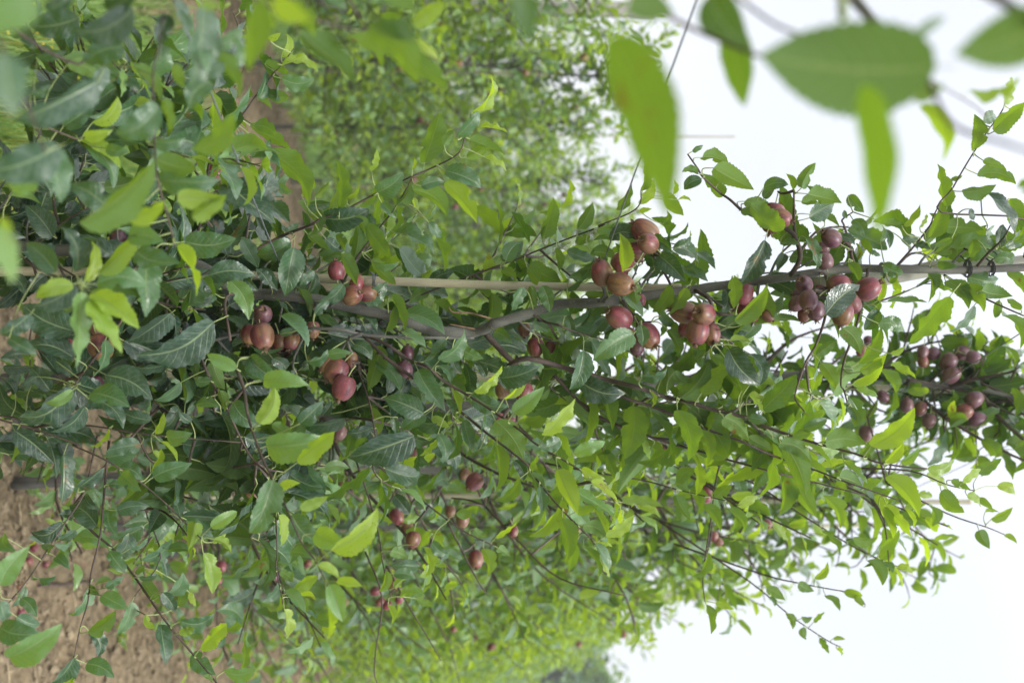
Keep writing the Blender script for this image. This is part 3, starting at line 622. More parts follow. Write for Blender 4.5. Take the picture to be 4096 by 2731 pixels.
# ------------------------------------------------------------------ traced leaves
LEAVES = '''
T1 880,60,460,200,.45,d,.9;390,960,-100,1120,.4,d,.85;640,540,90,790,.35,d,.95;250,0,-150,200,.5,l,.45;30,350,80,760,.45,m,.5;820,310,580,420,.6,d,1;1110,100,1060,280,.6,d,1
1340,30,1250,580,.25,m,.85;1700,0,1640,460,.27,u,.7;1320,20,1470,40,.5,v,.7;1590,190,1380,310,.4,m,.95;1400,350,1570,640,.25,u,.9;1550,760,1270,980,.27,u,.85;1390,540,1255,720,.6,m,1;1050,700,770,880,.6,m,1
870,440,1050,660,.3,u,1;1080,650,1120,860,.3,u,1;555,900,740,860,.7,y,1.2;610,810,770,640,.35,y,1.3;420,830,620,680,.5,m,1.3;520,930,790,1110,.18,y,1.3;530,940,740,1240,.35,m,1.3
330,960,400,1330,.35,m,1;60,1230,270,1170,.4,l,1;740,1400,470,1220,.5,d,1.1;520,1470,1010,1070,.27,u,.9;850,1450,1080,1330,.3,v,.95;1170,1300,1480,1310,.6,v,1;1270,1440,1490,1290,.4,v,1;1060,1190,1450,1180,.35,m,1.1
1510,1200,1810,1470,.45,d,1.6;1030,1050,1290,1110,.5,u;1000,930,1220,910,.4,m;1230,810,1410,880,.4,u;1270,790,1440,800,.35,u;830,880,980,1060,.3,u;700,980,850,1000,.5,m;680,1240,890,1190,.5,u;1290,1000,1460,970,.6,d
1460,1080,1690,1120,.35,u;1480,1060,1660,1060,.35,m;1680,830,1816,910,.4,u;1580,870,1600,1010,.4,m;1650,1020,1780,920,.35,m;350,1560,170,1360,.5,d;70,1290,270,1350,.4,u;250,1140,330,1300,.3,d;0,1440,80,1530,.5,y,.6;20,1500,170,1568,.5,d
520,120,200,170,.5,d,1.1;100,230,230,330,.5,d,1.1;250,380,440,340,.3,d,1.1;450,420,640,520,.5,u,1.2;700,440,600,620,.3,d,1.1;1150,420,1220,580,.4,u,1;930,180,1000,240,.4,d,1;820,540,920,610,.5,d,1;1190,0,1230,230,.3,d,1;1000,560,880,420,.4,d,1.05;700,60,900,-60,.5,d,.9;300,60,480,-40,.5,d,.9
600,240,760,260,.4,u,1.1;1250,200,1180,60,.4,d,.95;1480,420,1260,480,.4,m,.9;1300,250,1360,470,.4,m,.85;200,620,330,560,.4,d,1.1;60,480,200,420,.4,m,1.1;1570,440,1500,240,.3,m,.85
T2 330,230,680,530,.42,u,.85;150,0,400,130,.6,y,.6;60,0,10,420,.3,u,.65;130,100,180,190,.5,y,.8;780,180,1100,540,.35,u,.85;650,240,870,450,.3,u,.9;860,130,1020,270,.4,u,.85;1080,170,1280,20,.4,v,.95;1030,280,1240,400,.25,y,.9
1030,340,1300,580,.3,u,.9;1000,120,1080,280,.5,m,.6;720,220,850,350,.5,d,.95;850,-80,1090,60,.5,u,.7;500,-60,640,60,.4,m,.9;260,20,420,240,.4,u,.8
205,375,235,230,.35,y;120,260,200,220,.5,y;210,435,440,480,.2,y;210,520,420,520,.45,m;60,650,100,460,.3,m;110,620,255,640,.5,u;100,420,250,480,.3,u;60,650,140,720,.4,u;0,830,260,975,.3,u;110,1010,370,1370,.24,u;20,1040,200,1110,.4,m
490,1440,780,1385,.5,d;840,1270,1010,1140,.5,m;590,1385,570,1060,.25,u;520,1390,590,1220,.3,v;640,1310,720,1210,.3,v;800,1130,835,990,.25,y;1130,1230,1280,1200,.5,m;1060,1250,1290,1420,.35,u;970,1360,1050,1200,.4,u;1150,1075,1250,750,.35,u
1280,960,1350,860,.5,u;1460,740,1585,510,.17,y;1375,900,1515,720,.3,m;1450,920,1680,1020,.35,u;1520,840,1700,880,.2,y;1430,1040,1560,960,.6,u;1550,1040,1690,1130,.2,y;1290,1130,1520,1240,.45,m;1290,1200,1490,1470,.35,v;820,1500,850,1300,.25,u
870,1340,970,1440,.5,m;720,1460,890,1568,.4,m;690,1430,760,1568,.4,u;1180,1470,1260,1568,.4,m;1070,1120,1080,1040,.35,v;230,1530,320,1470,.5,m;340,1290,420,1190,.4,v;430,1300,520,1200,.35,v;380,1350,560,1330,.4,m;450,1380,390,1560,.3,u
C2 380,60,520,170,.4,u;680,230,700,0,.4,u;760,0,910,200,.35,u;950,50,1210,195,.3,m;1195,0,1280,300,.25,u;800,230,960,390,.3,u;820,250,980,240,.3,m;1030,320,1060,170,.3,v,1.9;1060,370,1200,290,.4,v,1.9;1190,370,1350,300,.5,d;1560,315,1570,185,.75,v;1690,240,1790,110,.5,m
1660,300,1760,380,.4,u;1510,430,1640,540,.3,u;1440,370,1530,370,.5,m;600,190,700,390,.35,u,1.64;620,390,430,500,.4,d,1.66;570,60,620,170,.4,u;500,90,610,170,.4,d;330,420,400,600,.3,u;290,150,230,460,.45,m,1.68;270,110,50,190,.5,m,1.68;370,480,430,320,.3,m;430,590,520,500,.4,d
780,540,900,380,.45,m;700,560,780,580,.5,m;740,570,840,700,.3,m;480,590,600,700,.35,m;690,790,800,890,.7,d,1.6;510,860,670,840,.4,m,1.58;380,900,510,820,.4,m;200,600,375,800,.35,m,1.56;200,720,310,680,.5,d;20,810,230,790,.25,m;150,880,230,960,.5,d;930,460,1020,700,.25,u,1.66
900,700,960,500,.25,u,1.66;1020,580,1280,720,.35,m,1.68;1210,510,1400,650,.25,u;1010,700,1160,810,.3,m;1250,890,1410,690,.4,m,1.6;1400,820,1540,880,.75,m,1.66;1530,720,1500,630,.5,m;1640,1000,1816,1060,.6,D,1.6;1620,700,1730,780,.5,m;1600,800,1816,850,.35,d;1480,1100,1660,930,.3,y,1.5
1680,1140,1780,960,.2,y;1470,1110,1700,1190,.5,m;1110,960,1280,1220,.45,m;840,890,990,1090,.35,m;1145,1240,890,1140,.6,D,1.55;870,800,780,1090,.35,u;1340,1090,1380,1260,.3,v;1160,1250,1000,1350,.5,m;1085,1390,660,1530,.42,D,1.5;800,1340,640,1370,.6,d;800,1200,850,1380,.25,u
1200,1270,1320,1340,.5,v;950,1270,960,1370,.5,d;1230,1420,1120,1520,.4,v;1410,1290,1460,1480,.35,m;1500,1480,1540,1220,.3,m;1620,1290,1800,1540,.4,u;1300,1150,1340,1250,.5,m;1240,1380,1270,1568,.4,m;330,1310,480,1160,.45,d;480,1250,540,1160,.6,d;90,1030,385,1060,.5,l,1.42
0,870,180,1010,.5,m,1.5;60,1310,160,1080,.5,v,1.36;110,1460,500,1400,.45,l,1.4;310,1568,550,1370,.3,v,1.36;150,1310,290,1380,.4,u;560,600,660,640,.4,d;1180,440,1050,520,.4,u;1290,760,1200,860,.5,m;1340,880,1400,980,.5,d;1250,930,1320,1040,.4,m;1560,1000,1500,900,.5,d
C1 760,330,700,480,.5,D,1.6;900,320,820,470,.5,d,1.6;1080,330,1020,500,.5,D,1.6;1560,300,1700,430,.5,d,1.62;1780,390,1690,290,.45,D,1.65;300,330,200,440,.5,D,1.6;60,330,160,460,.5,d,1.6;1400,440,1290,320,.45,d,1.62;480,450,600,300,.5,D,1.62;1240,310,1340,440,.4,m,1.6
C2 60,290,180,430,.5,d,1.66;420,300,330,400,.45,d,1.66;-60,300,-10,430,.5,D,1.62
C1 500,310,400,20,.35,d,1.15;560,370,600,110,.35,y,1.15;660,320,900,60,.35,v,1.15;480,390,240,480,.5,y,1.12;500,400,200,540,.45,d,1.18;540,440,500,930,.3,l,1.12;600,500,800,840,.3,y,1.12;620,450,910,680,.3,y,1.14;640,390,960,400,.5,m,1.16;640,420,960,490,.4,m,1.2
1170,130,1290,460,.3,v,1.2;970,230,960,600,.35,m,1.2;740,200,640,100,.6,d,1.25;900,170,1180,250,.4,m,1.2;850,60,1080,110,.6,m,1.15;1220,110,1550,90,.5,m,1.45;1600,90,1700,280,.4,m;1816,170,1700,170,.5,m;1340,250,1640,350,.5,d;1520,370,1640,620,.65,l,1.55;1410,640,910,850,.45,D,1.45
1130,580,850,770,.3,d,1.5;1420,460,1180,490,.45,d;370,310,180,120,.5,d;350,80,230,0,.5,d;10,0,80,380,.35,l,.6;490,700,160,530,.5,D,1.5;490,880,150,830,.4,D,1.5;700,990,1000,1150,.5,D,1.5;690,760,600,1010,.25,m,1.45;470,1070,70,1230,.35,D,1.5;480,1090,300,1170,.5,l,1.48
600,1110,850,1200,.4,m,1.48;590,1150,810,1340,.45,d;560,1200,340,1360,.35,d;330,1090,200,940,.5,d;100,1360,350,1568,.5,d,1.5;100,1400,60,1568,.25,v;720,1340,590,1460,.2,v,1.5;930,1450,700,1500,.5,m,1.5;1100,1390,1270,1370,.5,l,1.5;1030,1380,1080,1240,.35,v,1.5;1010,1490,1060,1568,.4,y
1060,1430,1170,1568,.2,y;1390,1030,1280,1000,.9,m,1.55;1560,950,1370,850,.6,l,1.4;1640,880,1816,1010,.5,m,1.5;1100,920,870,930,.3,d;1190,1040,1020,1150,.35,m;1180,1200,1050,1340,.5,m;1000,1290,800,1230,.45,d;20,940,250,930,.35,d;200,590,10,720,.3,d;60,750,240,850,.4,d;370,900,480,1000,.5,d
100,1110,0,1000,.5,d;210,1050,300,1130,.4,u;240,1000,130,1080,.4,d;1700,420,1816,480,.5,d;1500,200,1420,60,.4,d;1640,690,1500,600,.4,m;1250,880,1300,1000,.4,u;1400,900,1480,1080,.5,u;1450,1090,1480,1230,.45,u;1540,1170,1720,1320,.5,m;1300,1180,1450,1200,.4,m;1100,1000,960,1030,.3,d;850,840,950,930,.3,d;1260,1300,1180,1220,.4,d
C3 280,90,360,0,.5,u;10,230,150,110,.5,m;370,150,390,300,.3,u;440,170,650,240,.35,m;190,265,400,380,.4,u;180,280,250,380,.4,u;460,340,550,370,.4,m;600,180,770,230,.4,u;510,130,590,70,.5,u;820,300,790,60,.3,v,1.62;720,80,920,100,.45,d,1.72;1000,100,1130,180,.5,d;1050,200,1220,370,.6,D,1.68
1140,150,1310,250,.4,m;1180,140,1260,80,.4,m;1210,280,1370,370,.35,m;1230,290,1310,400,.35,u;1300,180,1420,290,.3,m;940,180,1020,210,.5,m;880,380,900,520,.5,u,1.64;1130,400,1010,570,.4,u,1.66;1230,410,1100,590,.3,u,1.64;930,450,980,560,.5,m;800,440,940,600,.3,m,1.66;720,460,600,590,.45,u;560,460,700,470,.3,u
280,400,330,570,.5,m,1.68;200,400,240,540,.4,u;150,410,80,560,.35,m,1.68;880,720,620,890,.5,m,1.58;930,660,940,800,.7,m,1.6;700,610,600,730,.5,m;440,600,460,740,.5,m;550,830,460,1080,.4,m,1.62;1060,600,1140,660,.5,m;1130,640,1210,780,.4,u;1110,690,1190,850,.35,u;1260,770,1290,870,.4,u
1510,820,1710,1050,.45,D,1.62;1520,760,1660,780,.4,v;1550,640,1750,400,.42,u,1.6;1710,620,1590,740,.3,m;1750,100,1590,390,.4,D,1.64;1530,350,1540,550,.35,u,1.64;1480,400,1440,600,.4,d;1190,1140,1370,900,.35,u;1330,1110,1540,870,.35,u;1040,1120,900,1040,.5,m;1110,930,1090,1110,.5,u;1150,970,1300,1050,.5,u
540,1040,820,1110,.5,D,1.7;690,1070,740,1350,.35,u;0,1010,260,930,.6,D,1.58;90,1240,290,1070,.5,l,1.55;300,1390,490,1150,.3,y,1.5;600,1160,550,1460,.3,u;880,1190,820,1540,.38,u;1170,1220,1240,1550,.37,u,1.6;1320,1350,1370,1568,.4,u;1480,1270,1640,1420,.6,u;1640,1400,1800,1490,.5,u;1620,1050,1816,1060,.35,v
1520,930,1600,1110,.4,u;1650,1110,1750,1250,.25,y;1640,1270,1760,1290,.5,m;1740,1230,1816,1150,.4,u;400,1420,260,1470,.5,m;490,1510,690,1430,.45,l,1.45;940,1000,1100,950,.4,m;240,1130,340,1050,.4,u;990,1100,1000,1200,.35,v;950,1420,990,1550,.35,y;800,1568,910,1470,.4,m;430,1000,560,950,.4,d;620,960,500,900,.4,u;1400,860,1480,940,.5,u;1300,900,1360,820,.5,m
C4 370,90,430,290,.35,m,1.66;200,120,320,130,.3,m;230,190,180,300,.5,d;500,590,720,400,.45,D,1.6;650,250,720,390,.35,u;840,500,860,340,.3,v;0,640,100,400,.4,u;70,620,220,440,.3,m;860,510,780,620,.3,u;850,560,760,690,.5,m;850,650,1010,700,.6,m;1320,470,1050,780,.35,u,1.62;1480,530,1320,700,.25,m;1290,370,1440,550,.35,u
1670,600,1780,810,.35,u;1530,430,1730,470,.45,u;1430,340,1620,370,.5,m;1610,220,1730,260,.6,m;1240,260,1370,270,.5,m;1700,310,1809,450,.4,u;1390,410,1540,570,.35,u;1640,500,1620,610,.5,u;1180,310,1210,440,.4,u;1220,330,1280,430,.4,u;920,380,970,320,.4,u;950,360,1000,430,.5,v;880,260,1010,320,.5,m;860,250,870,370,.4,d
1160,110,1310,0,.5,u;1220,190,1390,20,.35,u;1000,100,1100,170,.4,m;860,110,870,0,.25,m;900,30,920,150,.4,m;1640,140,1670,0,.4,D;1680,140,1740,0,.25,d;1730,110,1809,0,.4,u;1470,90,1410,210,.3,u;730,100,810,200,.4,u;800,170,860,200,.4,m;1090,130,1190,160,.4,d;610,680,730,850,.6,u;440,860,570,760,.4,u;470,910,560,1080,.5,u
680,960,560,990,.6,l;730,970,900,850,.35,v;690,1040,870,880,.35,v;720,910,860,680,.3,u;930,850,1020,800,.4,v;700,1080,840,1130,.35,l;660,1140,730,1300,.5,m;670,1200,690,1330,.4,u;800,1460,1080,1210,.4,v,1.6;500,1430,770,1450,.5,u,1.6;930,920,1090,1010,.3,v,2.1;860,950,960,1110,.4,u,2.1;80,1220,300,990,.35,u;0,1050,180,1070,.4,u
0,850,60,1050,.4,D;0,1110,100,1230,.3,y;350,1350,500,1280,.6,m;400,1250,480,1220,.4,u;200,1440,400,1568,.5,u;280,1400,400,1370,.4,u;0,1400,150,1490,.6,u;0,1260,110,1300,.5,m;900,1568,1010,1440,.3,v;1000,1568,1110,1470,.4,l;400,1110,490,1140,.4,u;150,630,330,640,.3,u;590,70,690,130,.4,d;1330,90,1220,130,.4,u;1560,40,1440,20,.5,u;1790,560,1700,490,.4,u
T4 1230,450,100,370,.66,w,.49;1060,230,1285,120,.3,m,.52;1080,660,1275,560,.45,u,.55;740,560,830,1560,.18,w,.47;1980,120,1360,355,.5,w,.45;1460,590,1770,510,.25,v,.8;1130,700,1265,1060,.35,v,.8;1680,690,1725,510,.3,y,1.3
1475,990,1480,760,.35,u;1610,870,1809,680,.4,u;1540,800,1620,770,.5,m;1500,1150,1750,1215,.4,u;1400,1265,1620,1220,.4,u;1540,1060,1670,1110,.5,u;1300,1365,1240,1090,.4,u;1330,1180,1400,1160,.4,u;1740,720,1790,690,.4,y;1190,1568,1260,1330,.4,u;1290,1500,1540,1520,.45,u;1570,1280,1740,1540,.2,D;1450,1380,1480,1450,.4,D
1720,1310,1780,1568,.4,u;1000,1490,1120,1350,.3,v;1120,1500,1160,1410,.3,y;860,1460,1030,1510,.3,u;680,1450,760,1568,.5,m;650,1290,750,1400,.5,m;390,1440,550,1350,.6,m;380,1280,600,1340,.35,u;340,1240,430,1080,.5,u;290,1250,240,1150,.4,u;340,1330,450,1340,.4,u;90,1240,250,1220,.7,m;0,1350,225,1490,.45,u,1.62
420,1420,590,1500,.4,u;620,1390,640,1440,.5,m;1809,1180,1770,1240,.4,u,.9;1870,1200,1780,1260,.4,u,.8
T3 730,250,1100,1400,.32,w,.50;1500,150,1610,690,.35,w,.62;1380,-30,1640,320,.6,m,.6;150,-100,200,290,.6,m,.5;850,20,1140,90,.5,u,.55;1335,1040,1510,1100,.45,u;1410,1110,1670,1250,.4,u;1270,1000,1340,960,.4,m;1480,1290,1340,1150,.4,u;1330,1180,1220,1250,.6,m;1310,1150,1205,1140,.4,u;1470,1190,1560,1170,.5,m
1615,1330,1816,1420,.45,u;1740,1310,1816,1230,.6,m;1590,1390,1700,1390,.4,u;290,1568,350,1310,.3,u;520,1510,610,1340,.45,u;790,1390,870,1220,.35,u;920,1350,1010,1190,.3,y;940,1260,960,1030,.3,u;740,1500,880,1490,.5,u;920,1400,1000,1380,.4,y;1090,1280,1210,1420,.4,u,1.9;1180,1320,1260,1330,.3,y,1.9
1080,1480,1100,1390,.4,u,1.9;640,1520,780,1510,.4,m;1150,1280,1140,1180,.4,v,1.9;1020,1100,980,1180,.4,u,1.9
B1 420,60,400,380,.35,d;1010,210,1260,120,.45,m;1120,310,1310,180,.25,v;800,190,930,300,.5,m;720,260,830,300,.5,m;780,150,940,230,.5,m;700,80,920,10,.4,m;1000,180,1060,20,.3,v;770,430,980,400,.4,m;640,530,470,400,.55,d;410,510,210,570,.45,D;480,480,380,460,.5,d;520,280,680,150,.4,d;560,330,660,420,.5,d
720,420,770,600,.5,m;850,580,720,720,.3,m;1010,390,1020,640,.4,m;940,760,1130,620,.3,m;860,680,980,590,.3,m;1110,690,1260,700,.4,m;1390,540,1560,440,.5,l;1290,510,1240,690,.5,v;1230,490,1400,600,.5,m;1340,710,1400,970,.3,y;1400,640,1490,585,.25,y;1410,620,1520,710,.4,v;0,920,190,670,.4,l,1.3;20,600,110,700,.7,m,1.4
60,1400,400,1180,.4,l,1.25;0,1200,270,1240,.5,m,1.3;0,1030,40,1150,.4,m,1.3;110,1130,260,1180,.5,m;140,1010,240,1130,.5,m;160,930,80,1060,.3,m;370,735,460,820,.7,m;260,880,370,860,.35,m;720,700,830,840,.4,m;590,920,450,1110,.3,m;590,970,660,990,.5,m;670,990,840,1080,.45,m;580,1230,760,1090,.25,u;590,1230,640,1390,.45,d
570,1440,750,1530,.55,m;490,1400,340,1568,.35,d;430,1560,490,1520,.4,y;940,900,1050,1040,.45,u;1060,990,1200,840,.3,m;1070,970,1150,1090,.5,d;1060,1180,1090,1440,.35,d;1190,1160,1410,1110,.4,m;1180,1240,1280,1200,.5,v;1320,1340,1490,1180,.35,v;1270,1370,1420,1510,.5,m;1480,1490,1680,1470,.4,l;1340,1520,1400,1568,.4,u
920,870,1040,850,.4,m;700,940,820,860,.35,m;890,840,950,800,.4,u;1180,1060,1220,910,.3,u,2;1250,970,1290,1060,.4,y,2;1060,740,1100,860,.4,d;960,1120,1020,1200,.5,v;870,1030,770,1240,.35,m,1.9;310,700,360,660,.5,m;500,560,400,620,.4,m;940,540,780,620,.45,m,1.9
B2 150,230,0,570,.45,m,1.35;190,290,330,250,.5,y,1.35;330,420,510,340,.6,v,1.3;430,580,660,680,.5,l,1.35;540,690,830,420,.3,y,1.3;280,460,460,640,.5,m,1.36;190,460,200,660,.22,y;270,700,410,740,.45,m;200,830,280,900,.6,u;280,960,440,860,.35,v;240,950,360,1100,.35,m;290,1000,430,1020,.35,y;225,1080,240,1270,.25,y
450,790,590,880,.4,y,1.3;570,900,740,930,.3,y,1.3;520,920,610,1160,.45,l,1.3;500,980,510,1270,.25,v,1.3;960,200,1110,300,.6,m;860,160,820,420,.3,u;950,130,1130,60,.45,v;1120,110,1220,50,.4,v;1630,0,1620,300,.25,u;1780,220,1620,360,.3,u;1740,100,1800,230,.5,D;720,310,860,240,.4,m,2.2;950,330,1050,450,.5,d,2.2
1190,380,1130,490,.4,d,2.2;1360,450,1500,400,.4,u,2.1;930,700,1040,750,.5,u,2;1150,670,1150,860,.4,v,2;1200,640,1310,720,.5,m,2;900,830,850,960,.35,v,2;950,850,1090,880,.5,m,2;950,940,1040,870,.5,v,2;990,1000,1150,1000,.4,l,2;910,1050,930,1180,.4,v,2;1100,1010,1210,1060,.4,u,2.1;1540,680,1570,860,.4,u,2.1
1640,680,1720,740,.6,u,2.1;1620,610,1760,510,.3,v,2.1;1480,550,1570,600,.5,u,2.1
B3 380,160,510,450,.4,v,1.5;540,150,690,220,.6,y,1.48;600,240,790,420,.2,y,1.46;690,160,800,100,.25,y;200,180,250,350,.4,u;260,270,280,430,.35,m;500,440,650,400,.5,l;550,530,700,610,.5,u;700,600,880,460,.25,y;410,480,430,770,.35,u;500,640,450,830,.3,u;640,660,740,670,.3,y;660,700,720,870,.3,y;630,650,720,820,.25,m
550,670,650,860,.25,u;860,260,940,10,.3,u;1170,250,1290,160,.5,u;1250,290,1340,200,.5,m;1430,290,1540,170,.35,v;1420,350,1530,260,.45,u;1550,170,1610,370,.4,m;1160,330,1250,490,.35,u,2;1350,390,1450,570,.4,u,2;1500,420,1610,570,.35,u,2;1570,400,1700,340,.4,y,2;1360,1050,1390,1240,.35,u,2;1420,1040,1540,1080,.3,v,2
1370,710,1270,860,.4,u,2;1400,850,1460,920,.5,u,2;1330,60,1380,230,.3,u
B4 230,0,360,320,.4,u;290,230,435,470,.45,u;590,210,740,270,.5,u;620,110,770,250,.4,l;750,290,860,230,.5,u;910,200,1110,470,.4,v,1.6;850,400,940,610,.35,v;900,390,1060,600,.35,v;1020,420,1070,550,.3,v;1170,155,1340,90,.4,y;1160,200,1300,290,.25,y;1400,240,1520,160,.3,y,1.8;1510,190,1655,90,.4,u,2;1630,270,1740,330,.4,y,2
1260,300,1410,440,.45,u,1.9;1430,330,1520,410,.35,y,1.9;1110,320,1200,340,.5,y;860,680,980,560,.35,u,2;680,620,830,610,.5,u,2;770,760,870,920,.4,u,2.2;880,770,940,840,.4,m,2.2;970,800,1070,860,.4,y,2.2;480,560,590,720,.3,u,2.2;480,330,590,540,.35,u,1.9;320,910,420,960,.5,u,2.3;500,990,590,1090,.35,u,2.3;620,970,740,990,.5,v,2.3
430,880,510,770,.4,v,2.3;1590,490,1730,410,.35,v,2.2;1550,440,1640,440,.4,v,2.2;1510,560,1580,680,.5,u,2.2;1680,590,1760,650,.4,v,2.2;1180,400,1200,530,.35,u,2.2;240,1110,280,1210,.4,u,2.4;340,1140,410,1130,.5,u,2.4;420,1165,490,1100,.35,u,2.4;350,1200,370,1280,.5,u,2.4;460,1270,520,1370,.4,u,2.4;550,1275,630,1280,.5,v,2.4
130,1000,160,1060,.4,m,2.4;110,940,230,1020,.5,u,2.4;1330,230,1450,290,.4,u,1.9;1480,360,1600,440,.4,u,2.1;570,1340,600,1390,.3,v,2.4;740,1060,700,990,.4,v,2.3
'''
# second-tree shoots that carry the half-blurred leaves on the right-hand side
SH2 = len(B)
br('B4 -700,-100 0,240 250,400 470,540 700,680 900,770 1000,810', 2.45, 2.2, 11, 4, M_SHOOT)
br('B4 -500,650 80,850 330,910 540,950 700,980 760,1050', 2.5, 2.3, 9, 4, M_SHOOT)
br('B4 -600,500 0,900 250,1110 500,1280 600,1330', 2.55, 2.4, 9, 4, M_SHOOT)
br('B4 700,150 1060,170 1300,260 1480,300', 2.0, 1.9, 8, 4, M_SHOOT)
br('B4 900,250 1300,450 1560,540 1680,590', 2.4, 2.2, 8, 4, M_SHOOT)
br('B3 300,120 690,190 960,235 1200,300 1600,390', 2.1, 2.0, 9, 4, M_SHOOT)
br('B3 1500,0 1430,200 1390,500 1340,850 1350,1030', 2.1, 2.0, 8, 4, M_SHOOT)
br('B3 -100,400 150,660 400,880 820,990', 2.45, 2.3, 10, 5, M_SHOOT)
br('B2 700,100 790,370 850,600 880,800 930,1000', 2.1, 2.0, 8, 4, M_SHOOT)
br('B2 800,100 1050,300 1220,430 1400,560 1600,660', 2.15, 2.1, 9, 5, M_SHOOT)
br('B2 1300,500 1400,700 1500,890 1560,980', 2.3, 2.3, 9, 5, M_SHOOT)
br('B2 760,700 870,1000 830,1350 820,1500 840,1568', 2.3, 2.25, 8, 5, M_SHOOT)
br('B2 900,800 1040,1050 1180,1280 1260,1420', 2.45, 2.4, 8, 4, M_SHOOT)

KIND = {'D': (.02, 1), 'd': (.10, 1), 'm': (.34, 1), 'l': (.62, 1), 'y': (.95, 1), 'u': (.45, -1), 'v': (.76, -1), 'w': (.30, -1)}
BP = [b for b in B]
_allpp = np.concatenate([b.pp for b in BP]); _alld = np.concatenate([b.pd for b in BP]); _own = np.concatenate([[i] * len(b.pp) for i, b in enumerate(BP)]); _idx = np.concatenate([np.arange(len(b.pp)) for b in BP])
def attach(px, d=None, allow=None):
    c = np.linalg.norm(_allpp - np.array(px), axis=1)
    if d is not None: c = c + np.abs(_alld - d) * 420
    if allow is not None: c = np.where(allow[_own], c, 1e9)
    k = int(np.argmin(c)); return _own[k], _idx[k], c[k]
fg = np.array([F0 <= i < SH2 for i in range(len(BP))])
NLEAF = 0
for line in LEAVES.strip().split('\n'):
    if line[0] in 'TCB': key, line = line.split(' ', 1)
    for it in line.split(';'):
        w = it.split(',')
        if len(w) < 6: continue
        bp, tp = fp(key, float(w[0]), float(w[1])), fp(key, float(w[2]), float(w[3])); ap = float(w[4]); yg, sgn = KIND[w[5]]
        d = float(w[6]) if len(w) > 6 else None
        if d is not None and d < 1.06: allow = fg
        else: allow = ~fg
        o, i, c = attach(bp, d, allow)
        b = BP[o]; dd = d if d is not None else b.pd[i] + rng.normal() * .02
        A = P(bp, dd); T = P(tp, dd + rng.normal() * .012 * (dd / 1.7)); D = T - A; L = np.linalg.norm(D); D /= L
        view = nrm(A - CAM); n0 = nrm(-view + (view @ D) * D); sd_ = np.cross(D, n0)
        cphi = min(1, ap / .50); sphi = math.sqrt(1 - cphi * cphi) + .12 * rng.normal()
        n = sgn * cphi * n0 + sphi * sd_ * (1 if sd_[2] > 0 else -1)
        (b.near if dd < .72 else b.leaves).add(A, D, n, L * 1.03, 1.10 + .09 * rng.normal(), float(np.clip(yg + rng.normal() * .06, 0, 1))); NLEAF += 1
        q = b.P[i]
        if c < (330 if dd > 1.05 else 160):
            mid = (q * .45 + A * .55) - D * min(.012, L * .15); kk = min(1, dd / 1.6) ** 1.3; b.stalk.tube([q, mid, A], [.0011 * kk, .0009 * kk, .0007 * kk], 5, False, True)

# ------------------------------------------------------------------ apples that can be made out one by one
AP = []      # key x y halfsize_px calyx_dx calyx_dy toward(0..1) depth label
def A_(key, x, y, r, cx, cy, tw, d, lab): AP.append((key, x, y, r, cx, cy, tw, d, lab))
A_('C2', 570, 300, 54, -.1, -1, .1, 1.70, 'small dark red apple standing highest of the four beside the bamboo cane, calyx up')
A_('C2', 675, 462, 64, 1, -.3, .6, 1.68, 'green-red apple just below the bamboo cane, dry calyx showing at its right')
A_('C2', 775, 450, 56, 1, .1, -.2, 1.74, 'yellowish apple tucked behind the green-red one below the bamboo cane')
A_('C2', 705, 382, 44, .3, -1, -.2, 1.73, 'reddish apple half hidden by a leaf in front of the bamboo cane')
A_('C2', 85, 588, 60, .2, -.3, .9, 1.66, 'purple-red apple whose star-shaped calyx faces the camera')
A_('C2', 82, 735, 76, .3, 1, .3, 1.64, 'plump red-green apple hanging directly under the one with the star calyx')
A_('C2', 0, 722, 60, -.2, 1, .1, 1.69, 'red apple mostly hidden behind the plump red-green apple')
A_('C2', 415, 692, 46, 0, .5, 0, 1.70, 'orange-red apple behind the left end of the grey stick')
A_('C2', 275, 765, 52, -.2, 1, .4, 1.71, 'pinkish apple below a folded leaf, its calyx pointing at the ground side')
A_('C2', 190, 775, 48, 0, 1, 0, 1.76, 'dusty pink apple between the plump apple and the pinkish one')
A_('C2', 150, 850, 50, 0, 1, 0, 1.80, 'yellow-brown apple peeping out under a narrow leaf')
A_('C2', 262, 852, 40, 0, 1, 0, 1.80, 'pale pink apple deep among leaves beneath the pinkish apple')
A_('C2', 565, 963, 72, -.7, .8, .3, 1.62, 'glossy crimson apple, upper of the touching pair in the middle of the tree')
A_('C2', 617, 1075, 74, -.4, 1, .1, 1.60, 'crimson and yellow apple, lower of the touching pair in the middle of the tree')
A_('C2', 510, 920, 52, -.5, .5, 0, 1.68, 'dark red apple peering out behind the crimson pair')
A_('C2', 668, 885, 40, 0, 1, 0, 1.68, 'pale orange apple above the crimson pair, covered by a round leaf')
A_('C2', 1022, 952, 50, .3, .6, .1, 1.76, 'plum-coloured apple between two thin brown shoots')
A_('C2', 1040, 842, 42, 0, -.6, 0, 1.80, 'purplish apple just above the plum-coloured one by the brown shoot')
A_('C2', 945, 935, 42, -.4, .4, 0, 1.82, 'dark plum apple left of the plum-coloured one, in deep shade')
A_('C3', 955, 42, 76, -1, -.7, .1, 1.70, 'large dusky red apple at the top of the cluster near the crossing wire')
A_('C3', 975, 120, 64, -.7, -.3, .75, 1.66, 'dusky apple whose shrivelled calyx faces us, second from the top of the wire cluster')
A_('C3', 898, 165, 56, -.6, 0, 0, 1.72, 'half-hidden reddish apple behind the calyx-facing one of the wire cluster')
A_('C3', 812, 245, 70, 1, -.8, .1, 1.69, 'dark red apple crossed by a bright green leaf beside the wire')
A_('C3', 672, 315, 70, -.3, -1, .3, 1.66, 'rosy apple left of the wire, hanging above the bamboo cane')
